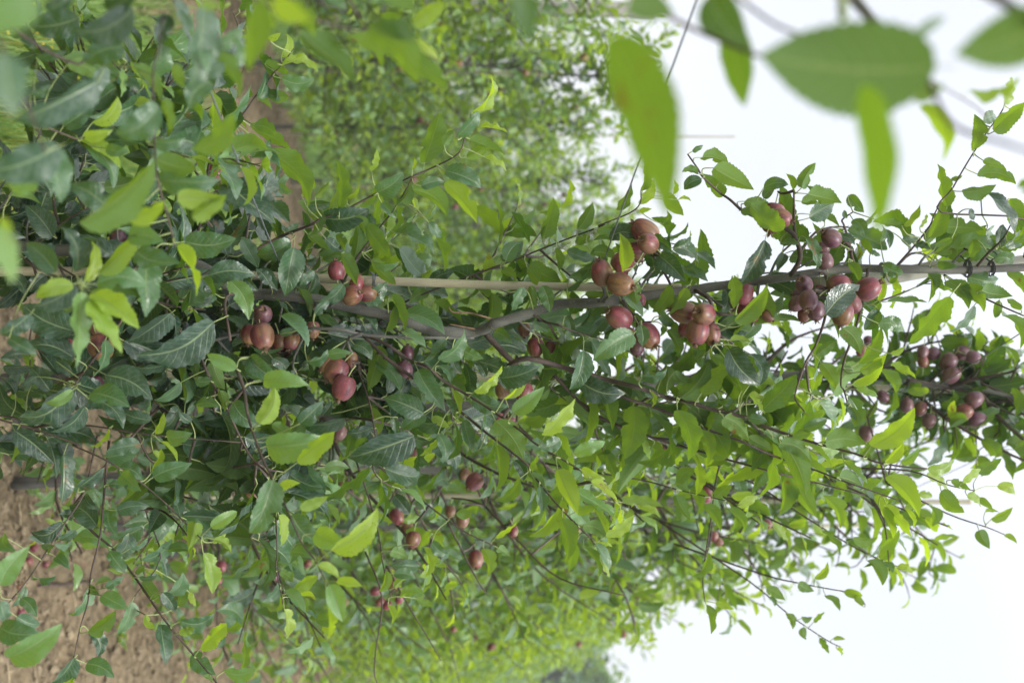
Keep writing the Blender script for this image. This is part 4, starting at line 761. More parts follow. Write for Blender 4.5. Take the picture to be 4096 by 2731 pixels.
A_('C3', 798, 390, 74, 1, .3, .5, 1.64, 'dark rosy apple in front of the bamboo cane with calyx at the right')
A_('C3', 908, 212, 36, .5, .5, 0, 1.74, 'little greenish apple in the middle of the wire cluster')
A_('C3', 922, 500, 40, 0, 1, 0, 1.72, 'small pinkish apple under a red-tinged leaf beside the trunk')
A_('C3', 785, 610, 74, -1, -.5, .5, 1.66, 'red and green striped apple just beneath the trunk, calyx to the left')
A_('C3', 820, 742, 68, -.4, .8, 0, 1.72, 'dark apple half covered by a broad leaf, below the striped apple')
A_('C3', 975, 732, 76, .6, .8, .4, 1.66, 'golden-pink apple with a small leaf lying across it')
A_('C3', 903, 812, 46, 0, 1, .2, 1.70, 'small dusty purple apple with furry calyx, lowest of its cluster')
A_('C3', 1212, 575, 72, -1, -.2, 0, 1.66, 'oval red-green apple at the left of the tight five-apple cluster')
A_('C3', 1343, 586, 72, -.6, -.2, .85, 1.62, 'rosy apple at the top of the five-apple cluster, calyx facing the camera')
A_('C3', 1232, 680, 52, -.4, .6, 0, 1.70, 'shaded brown-red apple wedged in the middle of the five-apple cluster')
A_('C3', 1303, 708, 74, -.2, 1, .1, 1.63, 'oblong crimson apple hanging lowest in the five-apple cluster')
A_('C3', 1393, 722, 60, .2, 1, 0, 1.68, 'red apple behind the thin twig at the right of the five-apple cluster')
A_('C3', 1607, 452, 62, .2, -.4, .1, 1.68, 'bright red-brown apple resting against the trunk beside a curled leaf')
A_('C3', 1645, 560, 74, .2, .8, 0, 1.70, 'big dark red apple mostly covered by a long light leaf')
A_('C3', 1570, 512, 48, -.3, .6, 0, 1.74, 'brownish apple squeezed between the leaf and the red-brown apple')
A_('C3', 1768, 602, 36, .6, .6, .2, 1.70, 'small pink apple peeking out right of the long light leaf')
A_('C3', 235, 806, 54, 0, .6, 0, 1.82, 'orange-pink apple left of a darker one, under the bent trunk')
A_('C3', 330, 806, 36, .2, -1, .3, 1.86, 'small shaded brown apple right of the orange-pink one')
A_('C3', 240, 742, 32, 0, -1, 0, 1.88, 'tiny pink apple top showing above the orange-pink apple')
A_('C3', 160, 690, 40, 0, 1, 0, 1.86, 'salmon apple glimpsed behind a curled leaf under the trunk')
A_('C3', 160, 1102, 56, .3, -.8, 0, 1.72, 'unripe green apple hanging below the large dark leaf')
A_('C3', 15, 1092, 46, -.3, -.8, 0, 1.74, 'second unripe green apple, left of the other green one')
A_('T4', 205, 1440, 62, .8, .3, .3, 1.66, 'rosy apple at the root of the uppermost left branch, leaf lying on it')
A_('T4', 150, 1440, 80, -.2, 1, 0, 1.72, 'big brown-red apple behind the leaf on the uppermost left branch')
A_('C4', 535, 85, 58, -1, -.6, .3, 1.70, 'purple apple alone above the trunk, calyx pointing left')
A_('C4', 480, 150, 42, -.4, 0, 0, 1.74, 'purple apple behind a hanging grey-green leaf above the trunk')
A_('C4', 492, 235, 54, -.2, -.6, 0, 1.69, 'purple apple touching the trunk from above')
A_('C4', 355, 390, 56, -.4, -.3, .85, 1.64, 'matte purple apple in front of the trunk, its calyx facing us')
A_('C4', 385, 500, 60, -.1, .8, .6, 1.62, 'purple-grey apple in the centre of the grape-like cluster')
A_('C4', 308, 520, 48, -.6, .6, 0, 1.68, 'shaded purple apple at the left of the grape-like cluster')
A_('C4', 435, 567, 58, 0, 1, .2, 1.64, 'brown-purple apple at the lower right of the grape-like cluster')
A_('C4', 358, 590, 42, -.3, 1, 0, 1.69, 'small dusty apple at the bottom of the grape-like cluster')
A_('C4', 328, 458, 42, -.5, 0, 0, 1.70, 'purple apple squeezed between two others in the grape-like cluster')
A_('C4', 585, 395, 66, 1, -.4, 0, 1.68, 'red-olive apple lying along the lower side of the trunk')
A_('C4', 782, 420, 74, 1, -.6, .3, 1.63, 'largest olive and red apple, right of the dark leaf below the trunk')
A_('C4', 668, 515, 60, .5, .6, 0, 1.68, 'red apple peeking out from under the dark pointed leaf')
A_('C4', 610, 588, 68, -.2, 1, 0, 1.66, 'broad red apple hanging lowest beneath the dark pointed leaf')
A_('C4', 460, 425, 30, 0, 1, 0, 1.72, 'tiny shrivelled tan apple next to a yellow leaf')
A_('C4', 115, 596, 32, .4, .6, 0, 1.72, 'little bright pink apple beside a grey-green leaf edge')
A_('C1', 305, 742, 66, -.3, 1, 0, 1.66, 'orange-brown apple between two big dark leaves low on the tree')
A_('C1', 470, 772, 46, 0, 1, 0, 1.70, 'orange apple sliver behind a bright hanging leaf low on the tree')
A_('C1', 665, 805, 80, .3, .8, 0, 1.60, 'large red apple behind narrow leaves, lowest big apple of the tree')
A_('C1', 632, 700, 44, 0, -1, 0, 1.66, 'dull red apple just above the large low apple')
A_('C1', 618, 1062, 58, 0, 1, 0, 1.80, 'dark crimson apple in deep shade near the ground')
A_('C1', 780, 92, 52, 0, 1, 0, 1.80, 'very dark purple apple hidden in shade near the trunk base')
A_('C1', 1795, 862, 44, 0, 1, 0, 1.78, 'orange apple half hidden under leaves beside the plump apple')
A_('T1', 1425, 1142, 54, .5, .9, 0, 1.66, 'lone pale pink and yellow apple under a dark leaf, away from the others')
# second tree, upper cluster
T2A = [('C4', 785, 760, 28), ('C4', 790, 812, 34), ('C4', 738, 832, 34), ('C4', 1210, 850, 42), ('C4', 1140, 840, 36), ('C4', 1310, 900, 50), ('C4', 1398, 845, 47), ('C4', 1475, 872, 42), ('C4', 1330, 990, 50),
       ('C4', 1142, 900, 34), ('C4', 1480, 1150, 52), ('C4', 1412, 1230, 54), ('C4', 1500, 1282, 50), ('C4', 1352, 1252, 46), ('C4', 1180, 1292, 43), ('C4', 1035, 1190, 44), ('C4', 877, 1132, 36), ('C4', 1122, 1212, 42), ('C4', 765, 1375, 46)]
T2L = ['topmost small purple apple of the trio between the two trees', 'purple apple just under the topmost one of the trio', 'shaded apple left in the trio between the two trees',
       'flattened purple apple second from left along the top of the blurred cluster', 'leftmost apple along the top of the blurred cluster at the second tree', 'central purple-red apple of the blurred cluster',
       'round red-purple apple at the upper edge of the blurred cluster', 'paler pink apple at the upper right end of the blurred cluster', 'red-green apple hanging under the central blurred one',
       'dark apple in shadow below the leftmost blurred apple', 'purple apple right beneath the second tree trunk', 'bright crimson apple among the lower blurred trio', 'purple apple at the lower right of the lower blurred trio',
       'dark crimson apple behind the lower blurred trio', 'olive green apple hanging alone below the blurred cluster', 'olive-brown apple in shade under the second trunk', 'dark small apple left under the second trunk',
       'hidden dark apple between the two olive ones', 'dull red apple far left beneath the second trunk']
for (k, x, y, r), lab in zip(T2A, T2L):
    an = rng.uniform(0, 6.28); AP.append((k, x, y, r, math.cos(an), math.sin(an), rng.uniform(-.2, .6), 2.5 + rng.normal() * .03, lab))
OTH = [('C2', 590, 1372, 46, 2.4, 'blurred red apple left of the second trunk'), ('C2', 1130, 1420, 44, 2.5, 'dark red blurred apple behind the big grey-green leaf'), ('C2', 1068, 1510, 46, 2.5, 'orange-brown blurred apple under the big grey-green leaf'),
       ('C2', 1640, 1290, 44, 2.4, 'brown blurred apple left of another behind the long brown shoot'), ('C2', 1720, 1320, 46, 2.4, 'brown blurred apple right of its neighbour behind the long shoot'),
       ('C3', 1080, 1480, 46, 2.5, 'blurred olive apple against white sky gaps'), ('C3', 1030, 1195, 36, 2.4, 'pinkish blurred apple behind the twin shoots'),
       ('B1', 1470, 175, 40, 2.3, 'pink-red apple in shade above soil, near a pale stem'), ('B1', 1540, 235, 46, 2.2, 'olive apple below the pink-red shaded one'), ('B1', 1650, 330, 44, 2.2, 'yellow-red apple beside a narrow twig'),
       ('B1', 1460, 800, 32, 2.9, 'crimson apple at the left edge of the dark low foliage'), ('B1', 1440, 890, 26, 3.0, 'dim red apple below the crimson one at the foliage edge'), ('B1', 910, 512, 30, 2.3, 'pinkish apple between leaves over the bare soil'),
       ('B1', 1790, 590, 34, 2.7, 'red apple upper of a pair in the dark low foliage'), ('B1', 1795, 655, 36, 2.7, 'red apple lower of a pair in the dark low foliage'),
       ('B2', 175, 640, 30, 2.7, 'bright crimson apple right of the thin hanging shoot'), ('B2', 150, 670, 30, 2.75, 'crimson apple touching the thin hanging shoot'), ('B2', 160, 855, 30, 2.9, 'purple-red apple beside a long narrow leaf, low down'),
       ('B2', 970, 470, 46, 2.3, 'orange-pink apple above the glossy red one'), ('B2', 1075, 622, 48, 2.2, 'glossy red apple with its calyx turned down and left'), ('B2', 1035, 535, 38, 2.35, 'dark apple half under a leaf above the glossy red one'),
       ('B2', 1402, 492, 42, 2.4, 'salmon apple under the diagonal shoot'), ('B2', 1320, 437, 34, 2.5, 'faint pink apple left above the salmon one'), ('B2', 1480, 240, 54, 2.3, 'yellow-green apple high in the dark foliage'),
       ('B2', 1415, 190, 36, 2.4, 'dark red apple left above the yellow-green one'), ('B2', 1490, 752, 48, 2.4, 'red and olive apple hanging free under the shoot'), ('B2', 1735, 567, 34, 2.4, 'brownish pink apple with its end towards us'),
       ('B2', 600, 272, 28, 2.6, 'rosy apple beyond the grey-green leaves, upper left of the olive ones'), ('B2', 10, 330, 34, 2.3, 'salmon apple at the left behind the big shiny leaf'), ('B2', 940, 912, 38, 2.6, 'shadowed red apple above a bunch of blurred ones'),
       ('B2', 860, 1032, 28, 2.9, 'brownish blurred apple left in the lower bunch'), ('B2', 825, 962, 30, 2.9, 'orange blurred apple at the left of the lower bunch'), ('B2', 905, 1055, 30, 2.9, 'pink blurred apple in the middle of the lower bunch'),
       ('B2', 985, 1012, 28, 2.9, 'red blurred apple at the right of the lower bunch'), ('B2', 380, 782, 24, 3.0, 'soft pink apple behind the bright green shoot tip'), ('B2', 1340, 1215, 20, 3.4, 'faint pink apple far down the foliage'),
       ('B3', 90, 567, 30, 2.4, 'brown-pink apple left of a second reddish one below the shoot'), ('B3', 505, 567, 24, 2.6, 'reddish apple just under the shoot bearing yellow young leaves'),
       ('B3', 1365, 290, 36, 2.6, 'brown apple upper of two touching near the thin vertical twig'), ('B3', 1360, 348, 34, 2.6, 'brown-red apple lower of two touching near the thin twig'), ('B3', 1760, 520, 32, 2.7, 'dark pink apple against the sky at the right foliage edge'),
       ('B3', 1410, 602, 30, 2.8, 'brownish apple left of a pair near the sky gap'), ('B3', 1440, 637, 28, 2.8, 'dark pink apple right of a pair near the sky gap')]
for k, x, y, r, d, lab in OTH:
    an = rng.uniform(0.3, 2.9); AP.append((k, x, y, r, math.cos(an) * .6, math.sin(an), rng.uniform(-.1, .5), d, lab))
nearB = np.array([(i < NEAR_N or i >= SH2) for i in range(len(BP))])
for (k, x, y, r, cx, cy, tw, d, lab) in AP:
    p = fp(k, x, y); rad = r * .6059 * d / FPX * 1.05
    ax = cx * UP - cy * LEFT * -1 * -1
    ax = nrm(cx * UP + cy * (-LEFT)); ax = nrm(ax * math.sqrt(max(0, 1 - tw * tw)) - FWD * tw)
    pos = P(p, d)
    end = apple(pos, ax, rad, lab, 'apples on the nearest trees' if d < 2 else 'apples on the trees just behind', d < 3.05)
    ep, ed = proj(end); o, i, c = attach(ep, ed, nearB)
    if c < 330:
        q = BP[o].P[i]; BP[o].mb.tube([q, (q + end) / 2 + rng.normal(size=3) * .004, end], [.0026, .0021, .0016], 6)

# ------------------------------------------------------------------ filler twigs of the near tree, behind what was traced
def twig(start, end, size, y0, y1, lod, LS, mbx, stalk, spacing=.034, r0=.0028, bend=None, start_f=.1):
    start = np.asarray(start, float); end = np.asarray(end, float); D = end - start; L = np.linalg.norm(D)
    b = rng.normal(size=3) * .06 * L + np.array([0, 0, -.05 * L]) if bend is None else bend
    pts, rad = catmull(np.array([start, start + D * .35 + b, start + D * .7 + b * .8, end]), np.array([r0, r0 * .8, r0 * .6, r0 * .35]), 3)
    mbx.tube(pts, rad, 5, False, False); grow_leaves(pts, LS, stalk, spacing, start_f, size, y0, y1)
FILL = [  # (x0,x1,y0,y1 in photo pixels, depth0, depth1, count, y0, y1)
    (0, 1100, 850, 1750, 1.80, 2.25, 44, .0, .25), (0, 900, 300, 950, 1.8, 2.2, 18, .03, .40), (100, 1000, -50, 450, 1.3, 1.6, 9, .0, .3), (1000, 2100, 1150, 1800, 1.82, 2.2, 38, .0, .35),
    (700, 1700, 1700, 2200, 1.9, 2.25, 18, .15, .7), (300, 1150, 1020, 1240, 1.50, 1.72, 7, .0, .3), (250, 1050, 120, 700, 1.25, 1.7, 13, .25, .8), (1250, 2350, 800, 1080, 1.85, 2.1, 8, .3, .9), (2000, 3000, 1180, 1750, 1.82, 2.1, 22, .25, .8), (2300, 3300, 1600, 2050, 1.85, 2.2, 15, .45, .95),
    (900, 1400, 600, 1100, 1.85, 2.1, 7, .1, .5), (2950, 3500, 900, 1250, 1.78, 1.9, 7, .2, .5), (3400, 4000, 900, 1150, 1.78, 1.9, 6, .2, .6), (2300, 2900, 950, 1200, 1.8, 1.95, 6, .2, .6),
    (200, 800, 1750, 2150, 1.8, 2.0, 2, .1, .4), (1200, 2000, 950, 1150, 1.85, 2.0, 4, .2, .6), (3000, 3500, 1500, 1850, 1.9, 2.1, 5, .4, .8)]
nearOnly = np.array([i < NEAR_N and BP[i].name != 'dead_twig' and BP[i].pd.min() > 1.45 for i in range(len(BP))])
for (x0, x1, ya, yb, d0, d1, n, q0, q1) in FILL:
    for _ in range(n):
        px = (rng.uniform(x0, x1), rng.uniform(ya, yb)); d = rng.uniform(d0, d1); end = P(px, d)
        o, i, c = attach((px[0] - 180, px[1] + (-90 if px[1] > 1150 else 90)), d, nearOnly); b = BP[o]
        st = b.P[i]
        if np.linalg.norm(end - st) > .45: st = end + (st - end) * .45 / np.linalg.norm(end - st); 
        twig(b.P[i] if np.linalg.norm(end - b.P[i]) < .6 else st, end, .082, q0, q1, 0, b.leaves, b.mb, b.stalk, .030, .0024, None, .15)

def new_tree(loc, label, group=None):
    t = empty('apple_tree', Vector(loc)); tag(t, label, 'apple tree', group); return t
tree1 = new_tree((0, 0, 0), 'nearest apple tree in sharp focus, its grey trunk kinked beside a bamboo cane', 'apple trees of the nearest row')
tree0 = new_tree((0, 0, 0), 'apple tree beside the camera whose blurred leaves hang in front of everything', 'apple trees of the nearest row')
tree2 = new_tree((0, 0, 0), 'slightly blurred apple tree right behind the sharp one, purple apples near its top', 'apple trees of the nearest row')
# move the empties to the base of each tree; children keep world coordinates by subtracting it
base1 = np.array([P((-260 * .6, 930), 1.76)[0], P((-200, 930), 1.76)[1], 0]); base0 = np.array([-.42, .86, 0]); base2 = np.array([.163, 2.6, 0])
for t, b_ in ((tree1, base1), (tree0, base0), (tree2, base2)): t.location = b_
# trunk foot down to the ground
TR.mb.tube([TR.P[0], TR.P[0] * .5 + base1 * .5 + [0.01, 0, .0], base1 + [0, 0, -.02]], [TR.R[0] * 1.02, .013, .018], 14)
for i, b in enumerate(BP):
    fgb = F0 <= i < SH2; par, bs = (tree0, base0) if fgb else ((tree2, base2) if (i >= SH2 or b.pd.min() > 1.85) else (tree1, base1))
    o = b.mb.build(b.name, b.mat, par, origin=bs)
    b.leaves.build('leaves', o, origin=bs, stalk=b.stalk)
    if not b.leaves.rows and b.near.rows: b.near.build('leaves', o, origin=bs, stalk=b.stalk)
    elif b.near.rows: b.near.build('leaves', o, origin=bs)

# tree beside the camera: its trunk stands just outside the picture
mb = MB(); mb.tube([base0 + [0, 0, -.02], base0 + [.01, .01, .6], base0 + [-.02, .0, 1.3], base0 + [.01, -.01, 2.1], base0 + [.0, .02, 2.8]], [.018, .015, .013, .009, .004], 12, rough=.05)
for i in range(F0, SH2):
    q = BP[i].P[0]; z = np.clip(q[2] - .15, .4, 2.6); mb.tube([q, q * .5 + (base0 + [0, 0, z]) * .5 + [0, 0, .03], base0 + [0, 0, z]], [max(.0022, BP[i].R[0]), .003, .004], 7)
o = mb.build('trunk', M_BARK, tree0, origin=base0)
LS = Leaves(0); st = MB(); mbb = MB()
for k in range(22):
    h = rng.uniform(.6, 2.7); a_ = rng.uniform(PI * .75, PI * 1.5); L = rng.uniform(.25, .5)
    twig(base0 + [0, 0, h], base0 + [math.cos(a_) * L - .05, math.sin(a_) * L, h + rng.uniform(0, .25)], .075, .1, .7, 0, LS, mbb, st, .035, .003)
o = mbb.build('branch', M_SHOOT, tree0, origin=base0); LS.build('leaves', o, origin=base0, stalk=st)

# ------------------------------------------------------------------ generic orchard trees
def make_tree(seed, H, lod, nbr, reach, left=1.0, stalks=True, spacing=.036, young=.0, trunkpts=None, lsize=.084):
    global rng
    old = rng; rng = np.random.default_rng(seed)
    tp = trunkpts if trunkpts is not None else np.array([[0, 0, -.03], [rng.normal() * .02, rng.normal() * .02, .5], [rng.normal() * .04, rng.normal() * .03, 1.1], [rng.normal() * .04, rng.normal() * .04, 1.8], [rng.normal() * .03, rng.normal() * .03, 2.3], [rng.normal() * .03, 0, H]])
    rd = np.linspace(.020, .004, len(tp)); pts, rad = catmull(tp, rd, 5)
    tm = MB(); tm.tube(pts, rad, 10, True, False, .06)
    bm = MB(); LS = Leaves(lod); sk = MB() if stalks else None
    az = rng.random() * 6.28
    for k in range(nbr):
        f = ((k + rng.random()) / nbr) ** 1.15; z = .32 + (H - .40) * f; i = int(np.argmin(abs(pts[:, 2] - z))); p = pts[i]
        az += 2.4 + rng.normal() * .35; rr = reach * (1.0 - .62 * f ** 1.4) * rng.uniform(.65, 1.15)
        dx, dy = math.cos(az), math.sin(az)
        if dx < 0: rr *= left
        rise = rng.uniform(-.15 if f < .2 else .15, .65) * rr + .12 * f
        pp = np.array([p, p + [dx * rr * .35, dy * rr * .35, rise * .25], p + [dx * rr * .72, dy * rr * .72, rise * .7], p + [dx * rr, dy * rr, rise * 1.1 + (.06 if rng.random() < .5 else -.05)]])
        q, qr = catmull(pp, np.array([.0065, .0045, .003, .0014]), 3); bm.tube(q, qr, 5 if lod else 6, False, False)
        grow_leaves(q, LS, sk, spacing, .15, lsize, .26 + young, .95)
        for m in range(rng.integers(2, 5)):
            j = rng.integers(1, len(q) - 2); s0 = q[j]; L = rng.uniform(.10, .30) * (1 - .4 * f); a2 = az + rng.normal() * 1.0
            e_ = s0 + np.array([math.cos(a2) * L * .8, math.sin(a2) * L * .8, L * rng.uniform(-.25, .6)])
            b2 = rng.normal(size=3) * .02
            q2, r2 = catmull(np.array([s0, (s0 + e_) / 2 + b2, e_]), np.array([.003, .002, .0012]), 2); bm.tube(q2, r2, 4, False, False)
            grow_leaves(q2, LS, None, spacing * .85, .1, lsize * .9, .22 + young, .85)
        # spur rosette by the trunk
        for m in range(2):
            j = rng.integers(3, len(pts) - 1)
            if pts[j][2] < .35: continue
            s0 = pts[j]; e_ = s0 + nrm(rng.normal(size=3)) * rng.uniform(.05, .12); bm.tube([s0, e_], [.003, .002], 4, False, False)
            grow_leaves(np.array([s0, (s0 + e_) / 2, e_]), LS, None, .016, .5, lsize * .85, .05 + young, .3)
    res = (tm, bm, LS, sk); rng = old; return res
def put_parts(res, root):
    tm, bm, LS, sk = res
    tm.build('trunk', M_BARK, root); o = bm.build('branches', M_SHOOT, root); LS.build('leaves', o, stalk=sk)

# second tree: trunk follows the photo
tp2 = np.array([P(fp('C1', 300, 1000), 2.6), P(fp('C1', 1000, 1180), 2.6), P(fp('C2', 100, 1230), 2.6), P(fp('C2', 480, 1250), 2.6), P(fp('C2', 870, 1232), 2.6), P(fp('C3', 500, 1150), 2.6), P(fp('C4', -500, 1030), 2.6), P(fp('C4', 150, 1000), 2.6), P(fp('C4', 450, 990), 2.6), P(fp('C4', 1000, 1022), 2.6), P(fp('C4', 1200, 1060), 2.6), P(fp('C4', 1500, 1080), 2.6), P(fp('C4', 1809, 1160), 2.6)])
tp2 = np.vstack([base2 + [0, 0, -.03], tp2]) - base2
T2RES = make_tree(21, 2.75, 0, 48, .62, .42, True, .036, .0, tp2)
for _ in range(20):
    e_ = P((rng.uniform(3560, 4100), rng.uniform(1380, 1760)), rng.uniform(2.74, 2.98)) - base2; dq = np.linalg.norm(tp2 - (e_ - [0, 0, .08]), axis=1); j = int(np.argmin(dq))
    twig(tp2[j], e_, .072, .0, .25, 0, T2RES[2], T2RES[1], T2RES[3], .028, .0028)
put_parts(T2RES, tree2)
tree3 = new_tree(row_pt(1, 3.45), 'blurred apple tree third along the nearest row, shoots fanning up into white sky', 'apple trees of the nearest row')
put_parts(make_tree(22, 2.75, 1, 54, .66, .8), tree3)
tree4 = new_tree(row_pt(1, 4.30), 'blurred apple tree fourth along the nearest row', 'apple trees of the nearest row')
put_parts(make_tree(23, 2.7, 1, 56, .64, .9), tree4)
proto = []
for s in range(4):
    h = [2.55, 2.75, 2.45, 2.65][s]; proto.append(make_tree(60 + s, h, 2, 62, .76, 1, False, .030, .24 + .06 * s, None, .095))  # extra leaf youth yellows these trees and paints haze-like paleness into their colour
protoobj = []
def far_tree(v, loc, rz, label, group, sc=1.0):
    root = new_tree(loc, label, group); root.rotation_euler = (0, 0, rz); root.scale = (sc, sc, sc)
    if v >= len(protoobj):
        tm, bm, LS, sk = proto[v]; a_ = tm.build('trunk', M_BARK, root); b_ = bm.build('branches', M_SHOOT, root); c_ = LS.build('leaves', b_); protoobj.append((a_, b_, c_))
    else:
        a0, b0, c0 = protoobj[v]; a_ = a0.copy(); b_ = b0.copy(); c_ = c0.copy()
        for q in (a_, b_, c_): C.objects.link(q)
        a_.parent = root; b_.parent = root; c_.parent = b_
    return root
ORD = ['first', 'second', 'third', 'fourth', 'fifth', 'sixth', 'seventh', 'eighth', 'ninth', 'tenth', 'eleventh', 'twelfth', 'thirteenth', 'fourteenth', 'fifteenth', 'sixteenth', 'seventeenth', 'eighteenth', 'nineteenth', 'twentieth', 'twenty-first', 'twenty-second', 'twenty-third', 'twenty-fourth']
cnt = 0
r1y = [5.15 + .86 * k for k in range(17)]
for k, y in enumerate(r1y):
    far_tree(cnt if cnt < 4 else int(rng.integers(0, 4)), row_pt(1, y), rng.random() * 6.28, 'blurred apple tree, %s along the nearest row, beyond the sharp tree' % ORD[k + 4], 'apple trees of the nearest row', rng.uniform(.92, 1.05)); cnt += 1
r2y = [4.78 + .83 * k for k in range(24)]
for k, y in enumerate(r2y):
    sc = 1.0 if y < 7.6 else (.93 if y < 9.0 else rng.uniform(.95, 1.12))
    far_tree(int(rng.integers(0, 4)), row_pt(2, y), rng.random() * 6.28, 'soft-focus apple tree, %s along the row on the far side of the alley' % ORD[k], 'apple trees of the second row', sc)
for k in range(20):
    y = 8.0 + .86 * k
    far_tree(int(rng.integers(0, 4)), row_pt(3, y), rng.random() * 6.28, 'apple tree, %s along the third row, showing only through gaps between nearer trees' % ORD[k], 'apple trees of the third row', rng.uniform(.9, 1.0))
# tall trees far beyond the orchard
def crown_tree(seed, H, w):
    r = np.random.default_rng(seed); LS = Leaves(2); bm = MB(); tm = MB()
    tm.tube([(0, 0, -.1), (.1, 0, H * .4), (0, .1, H * .85)], [.16, .11, .03], 8)
    for k in range(34):
        z = H * r.uniform(.15, .95); rr = w * math.sin(PI * min(1, (z / H) ** .8)) * r.uniform(.5, 1) + .2; a = r.random() * 6.28
        c = np.array([math.cos(a) * rr, math.sin(a) * rr, z]); bm.tube([(0, 0, z * .75), tuple(c * .6 + np.array([0, 0, z * .36])), tuple(c)], [.05, .03, .01], 4, False)
        for m in range(60):
            q = c + r.normal(size=3) * [w * .20, w * .20, H * .06]; LS.add(q, r.normal(size=3) + [0, 0, -.3], np.array([0, 0, 1]) + r.normal(size=3) * .6, r.uniform(.22, .42), 1.2, float(np.clip(r.normal(.42, .12), 0, 1)))
    return tm, bm, LS
ct = crown_tree(5, 6.0, 2.0); cto = None
for k in range(7):
    ypx = [2731, 2560, 2420, 2300, 2160, 2000, 1700, 1400, 1100, 900, 700, 520, 350, 150, 2850][k]; d = 38 + 6 * math.sin(k * 2.1)
    loc = P((1811, ypx), d); loc[2] = 0
    root = empty('broadleaf_tree', Vector(loc)); tag(root, ['bushiest', 'tallest', 'rounded', 'low', 'smaller', 'half-hidden', 'barely visible'][k] + ' far pale tree beyond the orchard, %s counted from the lower edge' % ORD[k], 'tree', 'far trees beyond the orchard'); root.rotation_euler.z = k * 1.3; s = [1.15, 1.1, 1.0, .9, .8][min(k, 4)] if k < 5 else .75; root.scale = (s, s, s)
    if cto is None:
        a_ = ct[0].build('trunk', M_BARK, root); b_ = ct[1].build('limbs', M_BARK, root); c_ = ct[2].build('crown', b_); cto = (a_, b_, c_)
    else:
        a_, b_, c_ = [q.copy() for q in cto]
        for q in (a_, b_, c_): C.objects.link(q)
        a_.parent = root; b_.parent = root; c_.parent = b_

# ------------------------------------------------------------------ apples scattered in the blurred rows and lying on the soil
for k in range(150):
    row = 2 if k < 95 else 1
    y = rng.uniform(6.0, 14) if row == 2 else rng.uniform(3.4, 9)
    b_ = row_pt(row, y); a = rng.random() * 6.28; rr = rng.uniform(.08, .42); pos = b_ + [math.cos(a) * rr, math.sin(a) * rr - (.15 if row == 2 else 0), rng.uniform(.6, 2.2)]
    apple(pos, [rng.normal() * .4, rng.normal() * .4, -1], rng.uniform(.017, .021) if row == 1 else rng.uniform(.019, .025),
          'small blurred red apple among the leaves of the row across the alley' if row == 2 else 'small blurred red apple in the receding foliage of the nearest row', 'apples of the second row' if row == 2 else 'apples far down the nearest row', False)
FA = [(410, 435), (255, 675), (295, 780), (205, 765), (105, 930), (125, 1100), (545, 785)]
FL = ['fallen crimson apple on the soil beside a pair of dark leaves', 'fallen pink apple on bare soil left of a thin diagonal shoot', 'fallen dark pink apple below another on bare soil', 'fallen small apple touching the thin diagonal shoot',
      'fallen red apple under the diagonal shoot near the frame edge', 'fallen dark apple lowest beneath a leaf', 'tiny fallen pink apple near a dry twig']
for (x, y), lab in zip(FA, FL):
    p = fp('B1', x, y); dv = P(p, 1.0) - CAM; tt = -CAM_H / dv[2]; g_ = CAM + dv * tt; r_ = .0125 if lab[0:4] != 'tiny' else .008
    g_[2] = ground_z(g_[0], g_[1]) + r_ * .8; apple(g_, [rng.normal(), rng.normal(), .2], r_, lab, 'fallen apples', False)
mb = MB(); p0 = fp('B1', 240, 925); p1 = fp('B1', 600, 890)
def on_ground(p, h=.01):
    dv = P(p, 1.0) - CAM; g_ = CAM + dv * (-(CAM_H) / dv[2]); g_[2] = ground_z(g_[0], g_[1]) + h; return g_
mb.tube([on_ground(p0), on_ground(fp('B1', 400, 915), .02), on_ground(p1)], [.006, .005, .003], 7)
tag(mb.build('fallen_twig', M_SHOOT), 'reddish pruned twig lying on the soil under the trees', 'twig')
for (x, y, n, lab) in [(155, 270, 9, 'small green weed seedling at the upper part of the bare soil'), (710, 1260, 16, 'green weed tuft on the bare soil below the hanging shoots'), (1180, 1300, 14, 'low green weed patch further along the soil strip')]:
    c0 = on_ground(fp('B1', x, y), 0); W_ = Leaves(1); w = MB()
    for k in range(n):
        a = k * 2.4; d_ = np.array([math.cos(a), math.sin(a), .6]); W_.add(c0 + rng.normal(size=3) * [.02, .02, .004] + [0, 0, .03], d_, [0, 0, 1], rng.uniform(.03, .06), .8, .65); 
    w.tube([c0 - [0, 0, .01], c0 + [0, 0, .05]], [.002, .001], 5, False)
    root = empty('weed', Vector(c0)); tag(root, lab, 'weed'); w.build('stem', M_STALK, root, origin=c0); W_.build('leaves', root, origin=c0)

# ------------------------------------------------------------------ canes, posts, wires, ties
def cane(pts, r, label, group, nodes=.28, mat=M_BAMBOO):
    mb = MB(); a_, b_ = np.asarray(pts[0], float), np.asarray(pts[-1], float); L = np.linalg.norm(b_ - a_); n = max(2, int(L / nodes)); q = []; rr = []
    for i in range(n):
        for f, k in ((.02, 1.0), (.5, .96), (.94, 1.0), (.965, 1.16), (.985, 1.06)):
            t = (i + f) / n; q.append(a_ + (b_ - a_) * t + np.array([.004 * math.sin(t * 9), 0, 0])); rr.append(r * k * (1 - .25 * t))
    mb.tube(q, rr, 12, True, False)
    o = mb.build('bamboo_cane', mat, origin=a_); o.location = a_; tag(o, label, 'bamboo cane', group); return o
c_lo = P(fp('C2', 200, 350), 1.79); c_hi = P(fp('C3', 1130, 408), 1.79)
slope = (c_hi - c_lo) / (c_hi[2] - c_lo[2]); c_bot = c_lo - slope * (c_lo[2] + .05); c_top = c_hi + slope * .02
cane([c_bot, c_top], .0086, 'straight weathered bamboo cane behind the sharp trunk', 'bamboo canes')
M_PALE = bark_material('weathered_cane', (.34, .32, .28), (.46, .44, .39), (.2, .18, .15), 50, .55, .15, (1, 1, .06))
